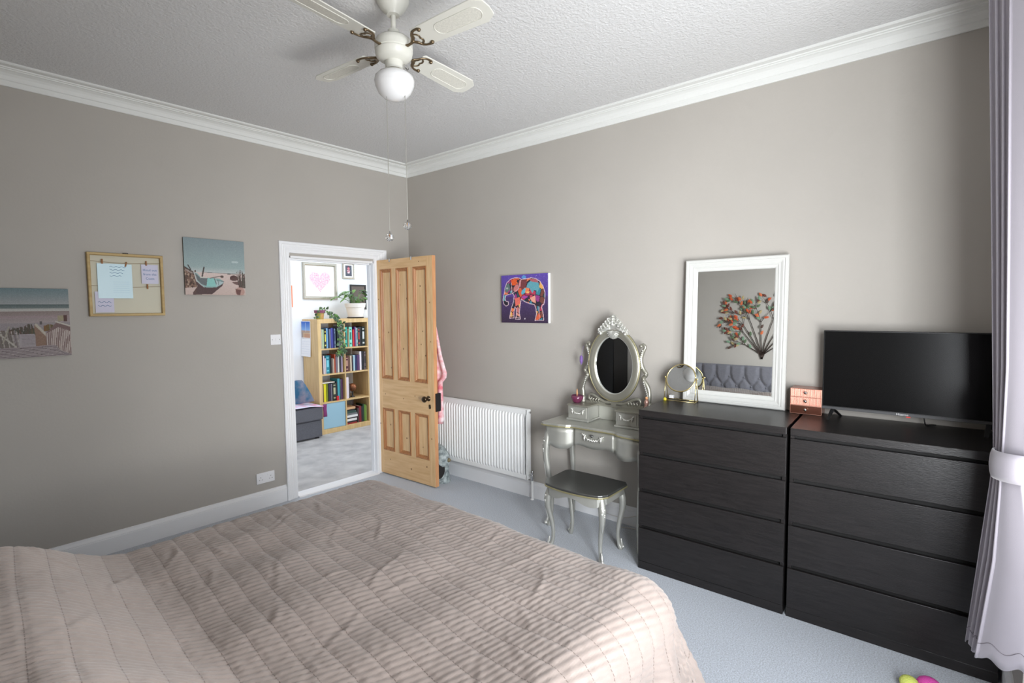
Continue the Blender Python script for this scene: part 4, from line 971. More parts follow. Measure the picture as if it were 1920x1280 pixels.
# diagonal creases
for k_ in range(46):
    cx0, cy0 = rng2.uniform(-3.2, -1.65), rng2.uniform(-3.3, -1.75); an_ = rng2.uniform(-.5, 1.4) + (1.2 if k_ % 3 == 0 else 0); L_ = rng2.uniform(.05, .16)
    uu = (X_ - cx0) * math.cos(an_) + (Y_ - cy0) * math.sin(an_); vv = -(X_ - cx0) * math.sin(an_) + (Y_ - cy0) * math.cos(an_) + .015 * np.sin(uu * 19 + k_)
    Zw += rng2.uniform(.002, .0045) * np.exp(-(uu / L_) ** 2) * (np.exp(-(vv / .011) ** 2) - .6 * np.exp(-((vv - .020) / .013) ** 2))
q1, q2 = math.radians(4), math.radians(14)
wob = .02 * (vnoise(X_, Y_, .5) - .5)
ca_ = X_ * math.cos(q1) - Y_ * math.sin(q1) + wob * 1.5; cb_ = X_ * math.sin(q2) + Y_ * math.cos(q2) + wob
rid = np.abs(np.sin(PI * cb_ / .0245)) ** .42
pa_ = np.abs(((ca_ / .082 + .5) % 1) - .5) * .082
cross = np.exp(-(pa_ / .007) ** 2)
dz = (.0062 * rid) * (1 - .5 * cross) - .0012 * cross + .0026 * (vnoise(X_, Y_, .020) - .5) * (.4 + rid)
# displace along a rough normal
nxh, nzh = np.sin(th_), np.cos(th_)
Xw += ux * nxh * dz; Yw += uy * nxh * dz; Zw += nzh * dz
Zw = np.maximum(Zw, .035)
nr, nc = X_.shape
idx = np.arange(nr * nc).reshape(nr, nc)
Q = np.stack([idx[:-1, :-1], idx[:-1, 1:], idx[1:, 1:], idx[1:, :-1]], -1).reshape(-1, 4)
keep = (np.hypot(np.clip(d_, 0, None), 0) < PI / 2 * rr_ + hang + .02).reshape(-1)
Q = Q[keep[Q].all(1)]
bs0 = np.array([-2.6, -2.53, .05])
me = bpy.data.meshes.new('bedspread')
used = np.unique(Q); remap = np.full(nr * nc, -1); remap[used] = np.arange(len(used))
V = (np.stack([Xw, Yw, Zw], -1).reshape(-1, 3) - bs0)[used]; Q = remap[Q]
me.vertices.add(len(V)); me.vertices.foreach_set('co', V.astype(np.float32).ravel())
me.loops.add(Q.size); me.loops.foreach_set('vertex_index', Q.ravel().astype(np.int32))
me.polygons.add(len(Q)); me.polygons.foreach_set('loop_start', np.arange(0, Q.size, 4, dtype=np.int32))
me.update(calc_edges=True); me.validate()
me.polygons.foreach_set('use_smooth', [True] * len(me.polygons))
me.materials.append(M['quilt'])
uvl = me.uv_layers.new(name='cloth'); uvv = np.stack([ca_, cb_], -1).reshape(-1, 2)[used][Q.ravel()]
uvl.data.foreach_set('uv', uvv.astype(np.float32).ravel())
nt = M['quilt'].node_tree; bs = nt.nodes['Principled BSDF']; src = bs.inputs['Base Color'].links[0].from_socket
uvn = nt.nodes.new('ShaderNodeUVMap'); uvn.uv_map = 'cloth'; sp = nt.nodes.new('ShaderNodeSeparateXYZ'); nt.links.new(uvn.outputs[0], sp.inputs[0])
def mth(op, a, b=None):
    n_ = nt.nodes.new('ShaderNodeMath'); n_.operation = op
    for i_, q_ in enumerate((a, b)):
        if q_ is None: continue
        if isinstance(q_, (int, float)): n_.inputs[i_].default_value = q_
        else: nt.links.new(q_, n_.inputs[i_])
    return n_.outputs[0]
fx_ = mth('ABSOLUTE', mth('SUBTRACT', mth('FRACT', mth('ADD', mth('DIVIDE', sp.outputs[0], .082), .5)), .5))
stitch_shade = mth('LESS_THAN', fx_, .016)  # dark stitching, with the groove's shade put into its colour
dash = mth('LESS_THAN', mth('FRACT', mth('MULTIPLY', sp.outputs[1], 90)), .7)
mxq = nt.nodes.new('ShaderNodeMixRGB'); nt.links.new(mth('MULTIPLY', mth('MULTIPLY', stitch_shade, dash), .8), mxq.inputs[0]); nt.links.new(src, mxq.inputs[1]); mxq.inputs[2].default_value = S(92, 76, 70)
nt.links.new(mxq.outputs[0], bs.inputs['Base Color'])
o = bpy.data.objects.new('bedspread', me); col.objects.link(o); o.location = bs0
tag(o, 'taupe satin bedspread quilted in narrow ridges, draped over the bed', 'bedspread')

# ------------------------------------------------------------------ wall decor and wardrobe on the headboard wall (seen in the mirrors)
t = thing('tree_wall_art', 'metal tree wall art with green, orange and brown leaves above the headboard', 'wall art', (XD + .02, -2.66, 1.24))
TY, TZ = -2.66, 1.26
tr = MB(); leaves = []
rt_ = random.Random(21)
def grow(y, z, ang, ln, rad, dep_):
    n_ = 5; pts = [(XD + .02, y, z)]; a = ang
    for i in range(n_):
        a += rt_.uniform(-.05, .05) + (.07 if ang > 0 else -.07) * (.6 if dep_ else .2)
        y += math.sin(a) * ln / n_; z += math.cos(a) * ln / n_; pts.append((XD + .02 + .012 * dep_ * rt_.random(), y, z))
        if dep_ >= 1 or i >= 2: leaves.append((y, z, a + rt_.choice([-1, 1]) * rt_.uniform(.5, 1.0)))
    tr.tube(pts, lerp_list([rad, rad * .6], len(pts)), 6)
    if dep_ >= 2: leaves.append((y, z, a)); return
    for s in (-1, 1, .2): grow(y, z, a + s * rt_.uniform(.30, .60), ln * rt_.uniform(.40, .58), rad * .6, dep_ + 1)
for a0, l0 in ((-.62, .34), (-.42, .44), (-.18, .46), (.06, .40), (.26, .46), (.48, .42), (.68, .34), (-.95, .20), (.95, .20)):
    tr.tube([(XD + .02, TY + .006 * a0, TZ - .05), (XD + .02, TY + .03 * a0, TZ + .02)], .004, 6)
    grow(TY + .03 * a0, TZ + .02, a0, l0, .006, 0)
tr.build('branches', M['branch'], t, smooth=True)
lcol = [(196, 88, 52), (92, 112, 84), (110, 66, 56), (176, 160, 118), (120, 150, 124), (206, 110, 70), (90, 70, 62)]
rt_.shuffle(leaves)
for i, (y, z, a) in enumerate(leaves[:190]):
    L_, W_ = .064, .016; d1 = Vector((0, math.sin(a), math.cos(a))); d2 = Vector((0, math.cos(a), -math.sin(a))); c0 = Vector((XD + .026 + .012 * (i % 3), y, z))
    pts = [c0, c0 + d1 * L_ * .3 + d2 * W_, c0 + d1 * L_ * .7 + d2 * W_ * .8, c0 + d1 * L_, c0 + d1 * L_ * .7 - d2 * W_ * .8, c0 + d1 * L_ * .3 - d2 * W_]
    ctr = c0 + d1 * L_ * .5 + Vector((.004, 0, 0))
    MB().add(pts + [ctr], [(k_, (k_ + 1) % 6, 6) for k_ in range(6)]).build('leaf', cmat(lcol[i % len(lcol)], .4), t)
t = thing('wardrobe', 'tall glossy black wardrobe in the corner behind the bed', 'wardrobe', (-3.45, -.48, 0))
MB().box(XD + .025, -3.205, -.90, -.03, .001, 2.10).build('carcass', M['blackgloss'], t, bevel=.003)
for y0, y1 in ((-.035, -.462), (-.468, -.895)):
    d = MB().box(-3.203, -3.185, y0, y1, .08, 2.09).build('door', M['blackgloss'], t, bevel=.003)
    MB().box(-3.184, -3.168, (y1 + .03) if y0 > -.1 else (y0 - .03), (y1 + .045) if y0 > -.1 else (y0 - .045), .95, 1.15).build('handle', M['chrome'], d, bevel=.003)

# ------------------------------------------------------------------ curtain at the window
t = thing('curtain', 'long silver grey curtain gathered by a tieback beside the window', 'curtain', (-.78, -4.36, .28))
NS, NZ = 150, 90
yc_z, yc_y = [.28, .60, .95, 1.06, 1.2, 1.75, 2.6, 2.9], [-4.274, -4.296, -4.319, -4.324, -4.319, -4.297, -4.261, -4.248]
rows = []
for i in range(NZ + 1):
    row = []
    for j in range(NS + 1):
        s = j / NS
        zlo = .275 + .115 * s + .010 * math.sin(s * 40)
        z = zlo + (2.90 - zlo) * i / NZ
        yc = float(np.interp(z, yc_z, yc_y))
        wz = lambda v: float(np.interp(z, [.28, .7, 1.0, 1.08, 1.4, 2.9], v))
        xf, xm, xn = wz([-.63, -.66, -.70, -.70, -.68, -.66]), wz([-.84, -.83, -.81, -.81, -.83, -.86]), wz([-.92, -.90, -.86, -.86, -.88, -.93])
        amp = wz([.020, .016, .008, .008, .012, .014])
        ym = yc - wz([.026, .034, .020, .020, .034, .052])     # where the broad leading fold starts
        if s < .6:
            q = s / .6; x = xf + (xm - xf) * q
            y = yc - amp + (ym - yc + amp) * q + amp * math.cos(q * 3 * 2 * PI) * (1 - .5 * q)
            x += .014 * math.sin(q * 3 * 2 * PI)
        else:
            q = (s - .6) / .4; x = xm + (xn - xm) * math.sin(min(1, q * 1.6) * PI / 2)
            y = ym + .006 * math.sin(q * PI) - q * wz([.17, .15, .09, .09, .13, .16]) + .012 * math.sin(q * 9 + z * 1.3) * q
        row.append((x, y, z))
    rows.append(row)
cu_ = MB().sheet(rows).build('cloth', M['curtain'], t, smooth=True, thick=.004)
MB().tube([(p[0] - .003, p[1] + .003, p[2]) for p in rows[2][::2]], .0010, 4).build('hem_stitch', cmat((112, 106, 112), .9), cu_)
tb = []
for z, dd in ((1.000, .003), (1.02, .008), (1.05, .010), (1.08, .008), (1.100, .003)):
    tb.append([(-.785 + (.112 + dd) * math.cos(2 * PI * k_ / 32), -4.385 + (.064 + dd) * math.sin(2 * PI * k_ / 32), z - .012 * math.cos(2 * PI * k_ / 32)) for k_ in range(33)])
MB().sheet(tb).build('tieback', M['curtain'], t, smooth=True, thick=.006)
t = thing('curtain', 'added unseen silver grey curtain at the headboard side of the bay, shading the left wall', 'curtain', (-2.83, -4.35, .28))  # second curtain out of view, added to keep side light off the left wall
MB().sheet([[(-3.04 + .44 * j / 80, -4.345 + .030 * math.cos(j / 80 * 5 * 2 * PI), .28 + 2.62 * i / 12) for j in range(81)] for i in range(13)]).build('cloth', M['curtain'], t, smooth=True, thick=.004)
t = thing('curtain_pole', 'white curtain pole high above the window', 'curtain pole', (-2.0, -4.33, 2.93))
MB().tube([(-3.1, -4.34, 2.93), (-.50, -4.34, 2.93)], .014, 12).build('pole', M['fan'], t)
MB().ball((-.49, -4.34, 2.93), .024, 10).build('finial', M['fan'], t, smooth=True)
for x in (-3.0, -.58): MB().box(x - .008, x + .008, YC + .001, -4.33, 2.90, 2.92).build('bracket', M['fan'], t)

# plush slipper at the bottom edge
t = thing('slipper', 'lime and fuchsia plush slipper on the carpet before the right chest', 'slipper', (-.63, -4.15, 0))
mb = MB().ball((-.660, -4.108, .036), .048, 12, .72, .72, .58); mb.build('toe', M['lime'], t, smooth=True)
MB().ball((-.615, -4.172, .030), .055, 12, .85, .80, .55).build('upper', M['fuchsia'], t, smooth=True)
MB().box(-.68, -.57, -4.25, -4.10, .001, .014).build('sole', cmat((150, 140, 150), .9), t, bevel=.006)

# ------------------------------------------------------------------ landing: bookcase and its books
FY_, BKY = 1.845, 2.235
t = thing('bookcase', 'oak effect cube bookcase full of books on the landing', 'bookcase', (.54, 2.04, 0))
XL, XR, TOPZ = -.030, 1.115, 1.50
ZS = [.062, .418, .785, 1.118]     # top face of base and shelves
XC = [(.018, .347), (.364, .712), (.729, 1.068)]
MB().box(XL, XR, FY_, BKY, 1.448, TOPZ).build('top_panel', M['oak'], t, bevel=.002)
MB().box(XL, XR, FY_, BKY, .001, .062).build('base_panel', M['oak'], t, bevel=.002)
MB().box(XL, .018, FY_, BKY, .062, 1.448).build('side_panel', M['oak'], t, bevel=.002); MB().box(1.068, XR, FY_, BKY, .062, 1.448).build('side_panel', M['oak'], t, bevel=.002)
for x in (.347, .712): MB().box(x, x + .017, FY_ + .002, BKY, .062, 1.448).build('divider', M['oak'], t)
for z in ZS[1:]:
    for a, b in XC: MB().box(a, b, FY_ + .003, BKY, z - .018, z).build('shelf', M['oak'], t)
MB().box(.022, .343, FY_ + .008, BKY - .01, .064, .398).build('storage_box', M['bluebox'], t, bevel=.004)
bookcase = t
o = MB().box(.735, 1.062, FY_ + .008, BKY - .02, .064, .392).build('storage_box', M['pinkbox'], bevel=.006); tag(o, 'bright pink fabric storage box in the bottom right cubby', 'storage box'); rebase(o, (.9, 2.04, .064))
ORD = ['first', 'second', 'third', 'fourth', 'fifth', 'sixth', 'seventh', 'eighth', 'ninth', 'tenth', 'eleventh', 'twelfth', 'thirteenth', 'fourteenth', 'fifteenth']
def book(x0, x1, h, z0, c, label, group, dep=.165, y0=None, lean=0, band=None):
    y0 = FY_ + .03 if y0 is None else y0
    mb = MB(); mb.cur = 0
    mb.box(x0, x1, y0, y0 + .003, z0, z0 + h).box(x0, x0 + .003, y0 + .003, y0 + dep, z0, z0 + h).box(x1 - .003, x1, y0 + .003, y0 + dep, z0, z0 + h)
    mb.cur = 1; mb.box(x0 + .003, x1 - .003, y0 + .003, y0 + dep - .004, z0 + .003, z0 + h - .004)
    ms = [cmat(c, .5), M['pages']]
    if band:
        mb.cur = 2
        for f0, f1 in ((.12, .20), (.36, .74), (.84, .90)): mb.box(x0 + (x1 - x0) * .22, x1 - (x1 - x0) * .22, y0 - .0006, y0, z0 + h * f0, z0 + h * f1)
        ms.append(cmat(band, .5))
    o = mb.build('book', ms); tag(o, label, 'book', group); rebase(o, ((x0 + x1) / 2, y0, z0)); return o
def cname(c):
    names = {'white': (235, 235, 232), 'light green': (186, 206, 176), 'black': (34, 34, 38), 'dark green': (36, 62, 48), 'light blue': (132, 180, 222), 'teal': (64, 178, 164), 'dark teal': (30, 74, 92), 'grey': (140, 140, 146), 'navy': (40, 46, 110), 'violet blue': (88, 92, 176), 'red': (206, 48, 50), 'purple': (86, 50, 92), 'mint': (140, 214, 196), 'yellow': (222, 210, 30), 'cream': (220, 208, 184), 'orange': (206, 104, 60), 'lilac': (196, 178, 204), 'brown': (96, 70, 52), 'maroon': (112, 36, 42), 'olive': (130, 138, 60), 'tan': (170, 140, 110), 'lime green': (120, 158, 62), 'beige': (196, 180, 158), 'pale blue': (168, 200, 216)}
    return min(names, key=lambda k_: sum((a - b) ** 2 for a, b in zip(names[k_], c)))
def row(cell, r, items, cub, scale):
    """items: (start px, end px, height, colour, band) measured along the shelf"""
    a, b = XC[cell]; s0, s1 = scale
    for i, it in enumerate(items):
        p0, p1, h, c = it[:4]; band = it[4] if len(it) > 4 else None
        x0 = a + .004 + (b - a - .008) * (p0 - s0) / (s1 - s0); x1 = a + .004 + (b - a - .008) * (p1 - s0) / (s1 - s0) - .0012
        book(x0, x1, h, ZS[3 - r] + .0005, c, '%s book, %s from the left in the %s cubby' % (cname(c), ORD[i], cub), 'books in the ' + cub + ' cubby', dep=.15 + .02 * (i % 3), y0=FY_ + .028 + .006 * ((i * 5) % 3), band=band)
row(0, 0, [(100, 132, .262, (44, 60, 48)), (133, 166, .252, (232, 236, 228)), (167, 214, .250, (178, 204, 168)), (216, 284, .250, (40, 42, 36), (214, 206, 90)), (288, 348, .262, (126, 178, 222)), (349, 384, .258, (34, 62, 96)), (385, 416, .252, (150, 152, 166)), (417, 442, .262, (44, 48, 116)), (443, 500, .264, (88, 92, 178)), (501, 545, .258, (40, 46, 104)), (546, 588, .255, (150, 176, 196), (90, 110, 130)), (640, 688, .262, (60, 70, 72)), (690, 748, .285, (146, 146, 152)), (750, 802, .305, (238, 234, 238))], 'top left', (95, 806))
row(1, 0, [(845, 925, .268, (66, 186, 170), (30, 80, 76)), (926, 950, .262, (32, 66, 54)), (951, 986, .245, (176, 146, 112)), (990, 1072, .268, (138, 214, 192), (50, 110, 98)), (1074, 1096, .262, (36, 44, 96)), (1098, 1150, .232, (210, 46, 50)), (1151, 1184, .270, (94, 42, 110)), (1186, 1214, .258, (196, 206, 226)), (1215, 1252, .252, (170, 190, 186), (30, 120, 140)), (1254, 1312, .258, (48, 38, 46), (200, 70, 60)), (1314, 1376, .262, (28, 28, 34)), (1378, 1474, .268, (34, 48, 44), (226, 230, 228))], 'top middle', (842, 1500))
row(0, 1, [(76, 88, .23, (196, 190, 60)), (90, 112, .245, (64, 40, 66)), (113, 132, .24, (220, 216, 226)), (133, 154, .205, (190, 176, 180)), (156, 220, .238, (40, 128, 146), (120, 200, 214)), (222, 240, .24, (34, 40, 42)), (242, 270, .20, (110, 96, 88)), (272, 296, .19, (214, 196, 170)), (297, 312, .245, (200, 88, 60)), (313, 348, .22, (120, 108, 118)), (350, 380, .245, (226, 226, 214)), (382, 406, .22, (66, 60, 66)), (407, 430, .22, (196, 178, 204))], 'second row left', (74, 440))
row(1, 1, [(482, 528, .205, (84, 40, 48), (190, 150, 130)), (530, 556, .19, (120, 84, 70)), (558, 582, .21, (216, 200, 178)), (584, 602, .20, (60, 54, 60)), (604, 636, .215, (170, 204, 216)), (638, 660, .215, (44, 56, 100)), (662, 702, .215, (84, 52, 96)), (706, 738, .258, (236, 230, 236)), (742, 768, .26, (36, 36, 42)), (770, 802, .255, (110, 98, 100), (36, 36, 40))], 'second row middle', (474, 812))
row(0, 2, [(88, 116, .225, (92, 66, 52)), (118, 162, .235, (222, 212, 28)), (164, 186, .24, (124, 136, 44)), (187, 206, .235, (34, 34, 38)), (207, 236, .235, (62, 50, 76)), (237, 260, .23, (116, 112, 122)), (262, 320, .235, (40, 48, 40), (180, 176, 140)), (322, 346, .245, (48, 42, 48)), (347, 386, .285, (70, 156, 168)), (388, 404, .275, (84, 84, 90)), (405, 440, .275, (92, 52, 92))], 'third row left', (86, 452))
a0, b0 = XC[0]
o = book(a0 + .012, a0 + .19, .012, ZS[1] + .2435, (226, 222, 212), 'white booklet lying flat on top of the third row books', 'books in the third row left cubby', dep=.14)
book(a0 + .205, a0 + .235, .06, ZS[1] + .0005, (206, 40, 50), 'tiny red book standing in front of the third row books', 'books in the third row left cubby', dep=.02, y0=FY_ + .004)
row(1, 2, [(484, 526, .29, (226, 216, 224)), (530, 552, .20, (70, 58, 52))], 'third row middle', (474, 836))
t = thing('ornament', 'round copper brown ornament on a foot in the third row middle cubby', 'ornament', (.50, 1.93, ZS[1]))
MB().ball((.512, 1.94, ZS[1] + .135), .056, 14).build('ball', M['globe_ball'], t, smooth=True)
MB().lathe([(.030, .0008), (.028, .01), (.010, .02), (.009, .07), (.018, .085)], (.512, 1.94, ZS[1]), 14).build('foot', M['potsaucer'], t, smooth=True)
z = ZS[0] + .0005
for i, (hh, wd, c, nm) in enumerate(((.020, .158, (150, 44, 44), 'dark red'), (.022, .150, (44, 40, 44), 'black'), (.030, .150, (230, 228, 226), 'white'), (.018, .165, (50, 46, 48), 'charcoal'), (.030, .168, (232, 232, 230), 'pale'), (.028, .160, (116, 116, 118), 'grey'), (.030, .150, (52, 78, 70), 'dark green'), (.022, .125, (36, 40, 40), 'black'), (.030, .130, (214, 170, 126), 'peach'))):
    mb = MB(); x0, y0 = .372 + .004 * (i % 3), FY_ + .03 + .004 * (i % 2)
    mb.cur = 0; mb.box(x0, x0 + wd, y0, y0 + .003, z, z + hh).box(x0, x0 + wd, y0 + .003, y0 + .2, z, z + .003).box(x0, x0 + wd, y0 + .003, y0 + .2, z + hh - .003, z + hh)
    mb.cur = 1; mb.box(x0 + .004, x0 + wd - .004, y0 + .003, y0 + .196, z + .003, z + hh - .003)
    o = mb.build('book', [cmat(c, .5), M['pages']]); tag(o, '%s book lying flat, %s from the bottom of the pile in the lowest cubby' % (nm, ORD[i]), 'book', 'pile of books in the bottom middle cubby'); rebase(o, (x0, y0, z)); z += hh + .0004
for i, (x0, x1, h, c, nm) in enumerate(((.545, .566, .20, (70, 56, 54), 'brown'), (.568, .604, .225, (122, 32, 42), 'maroon'), (.606, .628, .215, (44, 40, 42), 'black'), (.630, .652, .245, (40, 66, 44), 'dark green'), (.654, .676, .235, (110, 150, 54), 'lime green'), (.678, .694, .22, (150, 168, 90), 'pale green'))):
    book(x0, x1, h, ZS[0] + .0005, c, '%s upright book right of the pile in the lowest cubby' % nm, 'upright books in the bottom middle cubby', y0=FY_ + .035)
for r, c, nm in ((3, (150, 150, 156), 'grey'), (2, (66, 52, 60), 'dark purple'), (1, (150, 84, 60), 'rust')):
    book(.735, .79, .21, ZS[r] + .0005, c, '%s book at the door-side end of the right hand column, %s' % (nm, {3: 'top cubby', 2: 'second cubby', 1: 'third cubby'}[r]), 'books in the right column', y0=FY_ + .03)

# plants on the bookcase
t = thing('potted_plant', 'leafy green plant in a white tapered pot on the bookcase', 'plant', (.66, 2.05, TOPZ))
px_, py_ = .655, 2.040
MB().lathe([(.100, .012), (.127, .148), (.135, .152), (.146, .208), (.138, .208), (.128, .16), (.120, .148), (.094, .02)], (px_, py_, TOPZ), 28).build('pot', M['pot'], t, smooth=True, angle=.6)
MB().lathe([(.098, .0005), (.112, .004), (.115, .018), (.103, .018)], (px_, py_, TOPZ), 24).build('saucer', M['potsaucer'], t, smooth=True, angle=.6)
MB().lathe([(.128, .185), (.06, .192), (.002, .194)], (px_, py_, TOPZ), 20).build('soil', M['soil'], t)
rl = random.Random(12)
for i in range(30):
    a = rl.uniform(0, 2 * PI); rad = rl.uniform(.05, .20); hh = rl.uniform(.05, .20) * (1.2 - rad * 2.6); tip = Vector((px_ + rad * 1.15 * math.cos(a), py_ + rad * .7 * math.sin(a), TOPZ + .200 + hh)); b_ = Vector((px_ + .03 * math.cos(a), py_ + .03 * math.sin(a), TOPZ + .190))
    dr = (tip - b_); dr.z = 0; dr = dr.normalized() if dr.length > 1e-4 else Vector((1, 0, 0)); sd = Vector((-dr.y, dr.x, 0)); L_ = rl.uniform(.09, .14); W_ = rl.uniform(.022, .036); dn_ = Vector((0, 0, -1))
    prof_ = [(0, .1, 0), (.25, .9, .008), (.5, 1, .005), (.75, .7, -.015), (1, .05, -.04)]
    rows = [[tip + dr * L_ * u - sd * W_ * q + Vector((0, 0, z_ - .004)), tip + dr * L_ * u + Vector((0, 0, z_ + .004)), tip + dr * L_ * u + sd * W_ * q + Vector((0, 0, z_ - .004))] for u, q, z_ in prof_]
    lf = MB().sheet(rows).build('leaf', M['leafg'] if i % 3 else M['leafd'], t, smooth=True)
    MB().tube([b_, (b_ + tip) / 2 + Vector((0, 0, .02)), tip], .0022, 5).build('stalk', M['leafg'], lf)
t = thing('trailing_plant', 'trailing vine in a small colourful pot, hanging down the bookcase front', 'plant', (.06, 1.97, TOPZ))
qx_, qy_ = .070, 1.96
P_ = MB(); P_.cur = 0; P_.lathe([(.048, .0005), (.058, .08), (.066, .082)], (qx_, qy_, TOPZ), 20, cap=True); P_.cur = 1; P_.lathe([(.0665, .082), (.072, .118), (.064, .118)], (qx_, qy_, TOPZ), 20)
P_.build('pot', [mat('painted_pot', (200, 150, 96), .5, rgb2=(130, 150, 60), vscale=18), cmat((128, 66, 96), .5)], t, smooth=True, angle=.6)
MB().lathe([(.062, .105), (.002, .108)], (qx_, qy_, TOPZ), 16).build('soil', M['soil'], t)
vp = smooth_path([(qx_, qy_, TOPZ + .11), (qx_ + .07, qy_ - .03, TOPZ + .115), (qx_ + .13, 1.88, TOPZ + .05), (.235, 1.835, TOPZ + .01), (.262, 1.815, TOPZ - .06), (.268, 1.812, 1.36), (.262, 1.812, 1.24), (.280, 1.812, 1.13), (.262, 1.812, 1.07), (.238, 1.812, 1.03)], 6)
vn = MB().tube(vp, .003, 5).tube(smooth_path([(qx_, qy_, TOPZ + .11), (qx_ - .06, qy_ - .06, TOPZ + .10), (qx_ - .09, 1.90, TOPZ + .03)]), .0025, 5).tube(smooth_path([(.25, 1.815, 1.42), (.30, 1.812, 1.30), (.31, 1.812, 1.15), (.29, 1.812, 1.05)]), .0025, 5).build('vine', M['leafd'], t)
def vleaf(c, L_, m):
    a = rl.uniform(0, 2 * PI); d1 = Vector((math.cos(a), -.4, math.sin(a) - .4)).normalized(); d2 = d1.cross(Vector((0, -1, .2))).normalized()
    pts = [c, c + d1 * L_ * .3 + d2 * L_ * .35, c + d1 * L_ * .7 + d2 * L_ * .25, c + d1 * L_, c + d1 * L_ * .7 - d2 * L_ * .25, c + d1 * L_ * .3 - d2 * L_ * .35, c + d1 * L_ * .5 + Vector((0, -.006, 0))]
    MB().add(pts, [(k_, (k_ + 1) % 6, 6) for k_ in range(6)]).build('leaf', m, t)
for i in range(120):
    f_ = i / 119; q = vp[min(len(vp) - 1, int((f_ ** .8) * (len(vp) - 1)))]; thick_ = .012 if q.z > 1.45 else .036
    vleaf(Vector((q.x + rl.uniform(-thick_, thick_ * 1.5), q.y - rl.uniform(0, .012), q.z + rl.uniform(-.02, .02))), rl.uniform(.034, .058), M['leafd'] if i % 3 else M['leafg'])
for dx, dz_ in ((-.09, .02), (-.10, .05), (-.07, .09), (.02, .13), (-.04, .14), (-.085, .03)): vleaf(Vector((qx_ + dx, qy_ - .06, TOPZ + dz_)), .045, M['leafd'])

# calendar on the bookcase side
t = thing('calendar', 'wall calendar with a blue sky photo hung on the bookcase side', 'calendar', (XL - .002, 2.1, 1.01))
P = Pic(40, 40, (60, 110, 190)); P.grad(0, .55, (48, 98, 190), (140, 180, 226)); P.grad(.55, 1, (190, 160, 136), (170, 160, 160)); P.line(.48, .1, .48, .6, .03, (220, 226, 236))
for i in range(18): P.rect(rng.random(), 1, rng.uniform(.6, 1), 1, rng.choice([(206, 176, 140), (170, 150, 140), (150, 160, 176), (196, 150, 120)]))
MB().box(XL - .005, XL - .0015, 2.02, 2.262, 1.25, 1.478).build('picture_page', M['paper'], t)
P.build('photo', (XL - .0055, 2.255, 1.258), (0, -1, 0), (0, 0, 1), .228, .212, t)
MB().hexa([(XL - .016, 2.02, 1.01), (XL - .013, 2.02, 1.01), (XL - .013, 2.262, 1.01), (XL - .016, 2.262, 1.01), (XL - .005, 2.02, 1.246), (XL - .002, 2.02, 1.246), (XL - .002, 2.262, 1.246), (XL - .005, 2.262, 1.246)]).build('date_page', M['paper'], t)
g = MB()
for i in range(6): g.box(XL - .0150 + .0016 * i, XL - .0143 + .0016 * i, 2.03, 2.252, 1.045 + .032 * i, 1.0462 + .032 * i)
g.build('grid_lines', cmat((170, 180, 200), .8), t)

# pictures on the landing wall
t = thing('framed_print', 'pink dotted heart print in a wide silver frame above the bookcase', 'picture', (.258, YE - .02, 1.765), group=None)
MB().frame((.004, YE, 1.765), (1, 0, 0), (0, 0, 1), (0, -1, 0), .508, .495, [(0, .001), (0, .020), (.010, .030), (.030, .030), (.038, .022), (.042, .008), (.042, .001)]).build('frame', M['silverframe'], t)
P = Pic(110, 110, (244, 243, 242)); hx, hy = (P.U - .5) / .34, (.50 - P.V) / .34
hm_ = (hx ** 2 + (hy * 1.02) ** 2 - .62) ** 3 - hx ** 2 * (hy * 1.02) ** 3 < 0
hm_ = P.inpoly([(.5 + .34 * 1.05 * math.sin(q) ** 3, .48 - .022 * 1.05 * (13 * math.cos(q) - 5 * math.cos(2 * q) - 2 * math.cos(3 * q) - math.cos(4 * q))) for q in [2 * PI * i / 80 for i in range(80)]])
rn = np.random.RandomState(1).rand(110, 110); P.a[hm_ & (rn > .25)] = (234, 186, 202); P.a[hm_ & (rn > .6)] = (218, 148, 176); P.a[hm_ & (rn > .85)] = (200, 170, 190)
P.build('print', (.044, YE - .0075, 1.805), (1, 0, 0), (0, 0, 1), .428, .415, t)
t = thing('framed_print', 'small silver framed picture with a dark ground, right of the heart', 'picture', (.70, YE - .02, 2.06))
MB().frame((.604, YE, 2.058), (1, 0, 0), (0, 0, 1), (0, -1, 0), .192, .232, [(0, .001), (0, .018), (.006, .024), (.018, .024), (.024, .016), (.026, .001)]).build('frame', M['silverframe'], t)
P = Pic(40, 50, (236, 234, 230)); P.rect(.14, .86, .10, .90, (84, 88, 100)); P.ell(.5, .34, .13, .10, (200, 120, 130)); P.poly([(.32, .46), (.68, .46), (.60, .70), (.40, .70)], (226, 190, 196)); P.line(.36, .55, .64, .50, .05, (150, 60, 80)); P.ell(.5, .20, .05, .05, (130, 50, 60))
P.build('print', (.628, YE - .015, 2.082), (1, 0, 0), (0, 0, 1), .144, .184, t)
t = thing('framed_print', 'dark framed picture half hidden by the white potted plant', 'picture', (.85, YE - .02, 1.62))
MB().frame((.720, YE, 1.62), (1, 0, 0), (0, 0, 1), (0, -1, 0), .265, .36, [(0, .001), (0, .018), (.02, .018), (.022, .010), (.022, .001)]).build('frame', M['blackframe'], t)
MB().box(.738, .968, YE - .010, YE - .002, 1.638, 1.962).build('print', cmat((96, 84, 78), .6), t)
t = thing('framed_print', 'bright orange canvas on the landing wall by the door frame', 'picture', (-.32, YE - .02, 1.66))
MB().box(-.50, -.148, YE - .028, YE - .001, 1.66, 1.945).build('stretched_canvas', M['orange'], t, bevel=.002)
MB().box(-.49, -.20, YE - .030, YE - .028, 1.68, 1.925).build('painted_face', cmat((232, 130, 80), .7), t)

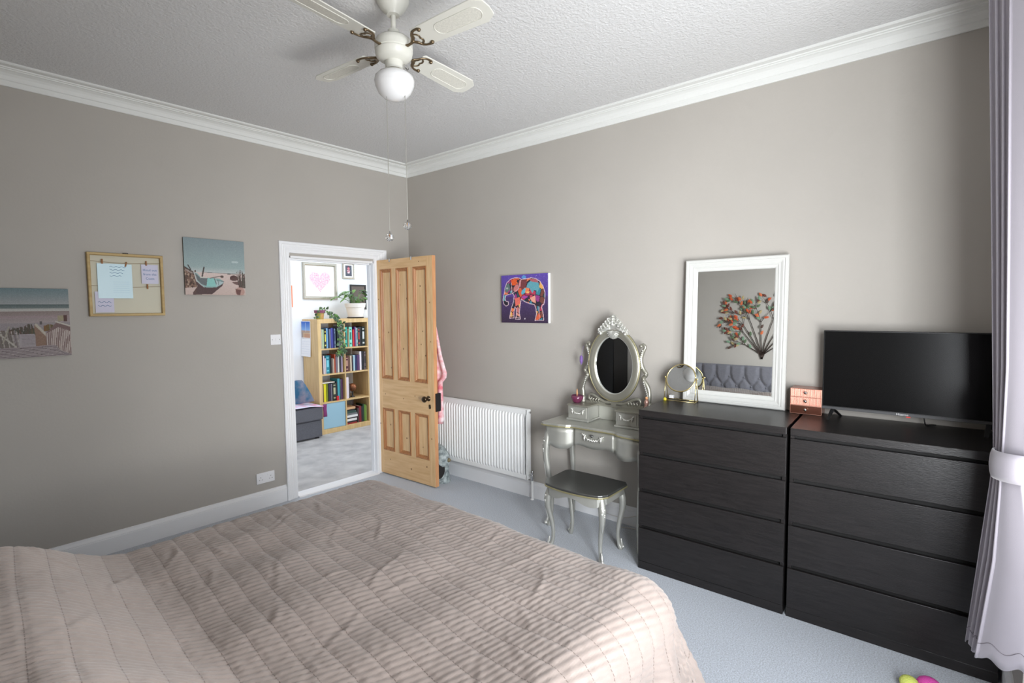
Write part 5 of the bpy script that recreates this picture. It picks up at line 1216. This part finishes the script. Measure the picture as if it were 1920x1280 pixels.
# upholstered seat with throw and cushion beside the bookcase
t = thing('ottoman_seat', 'charcoal upholstered bench seat left of the bookcase', 'bench seat', (-.65, 1.97, 0))
MB().box(-1.25, -.075, 1.715, 2.255, .02, .232).build('base', M['gsofa'], t, bevel=.010)
MB().box(-1.26, -.070, 1.690, 2.258, .238, .405).build('seat_cushion', M['gsofa'], t, bevel=.018)
for x in (-1.2, -.13):
    for y in (1.76, 2.2): MB().box(x - .02, x + .02, y - .02, y + .02, .001, .022).build('foot', M['black_iron'], t)
t = thing('throw', 'pale patchwork throw with purple edge spread over the charcoal seat', 'throw', (-.5, 1.95, .41))
rows = []
for i in range(26):
    u = i / 25; row_ = []
    for j in range(20):
        v = j / 19; x = -1.10 + u * 1.03; zz = .413 + .065 * math.exp(-((u - .45) / .33) ** 2) * (1 - abs(v - .5)) + .006 * math.sin(u * 17 + v * 9)
        if u > .90: zz -= .10 * ((u - .90) / .10) ** 1.5 * .35
        row_.append((x, 1.678 + .5 * v, max(zz, .409)))
    rows.append(row_)
th1 = MB().sheet(rows).build('cloth', M['throw'], t, smooth=True, thick=.008)
rows = [[(-.066 + .012 * j + .003 * i / 6, 1.700 + .006 * math.sin(j * 1.5 + i), .425 - .16 * i / 6) for j in range(5)] for i in range(7)]
MB().sheet(rows).build('purple_corner', M['purplecloth'], t, smooth=True, thick=.010)
t = thing('cushion', 'blue patterned cushion leaning against the bookcase side', 'cushion', (-.22, 1.98, .48))
rows = []
for i in range(15):
    v = i / 14
    rows.append([(-.335 + .24 * (1 - v) ** 1.2 * (j / 14) + .035 * math.sin(PI * j / 14) * math.sin(PI * v) + .06 * (1 - j / 14) * (1 - v), 1.86 + .36 * j / 14 - .0 * v, .45 + .29 * v) for j in range(15)])
MB().sheet([[(-.40 + .13 * a_ / 14 + .16 * (1 - b_ / 14) * (a_ / 14), 1.850 - .03 * math.sin(PI * a_ / 14) * math.sin(PI * b_ / 14), .462 + .285 * b_ / 14) for a_ in range(15)] for b_ in range(15)]).build('cover_front', M['tealcush'], t, smooth=True, thick=.05)
MB().tube([(-.40, 1.848, .465), (-.25, 1.845, .468), (-.12, 1.848, .470)], .007, 6).build('red_piping', M['redcloth'], t)
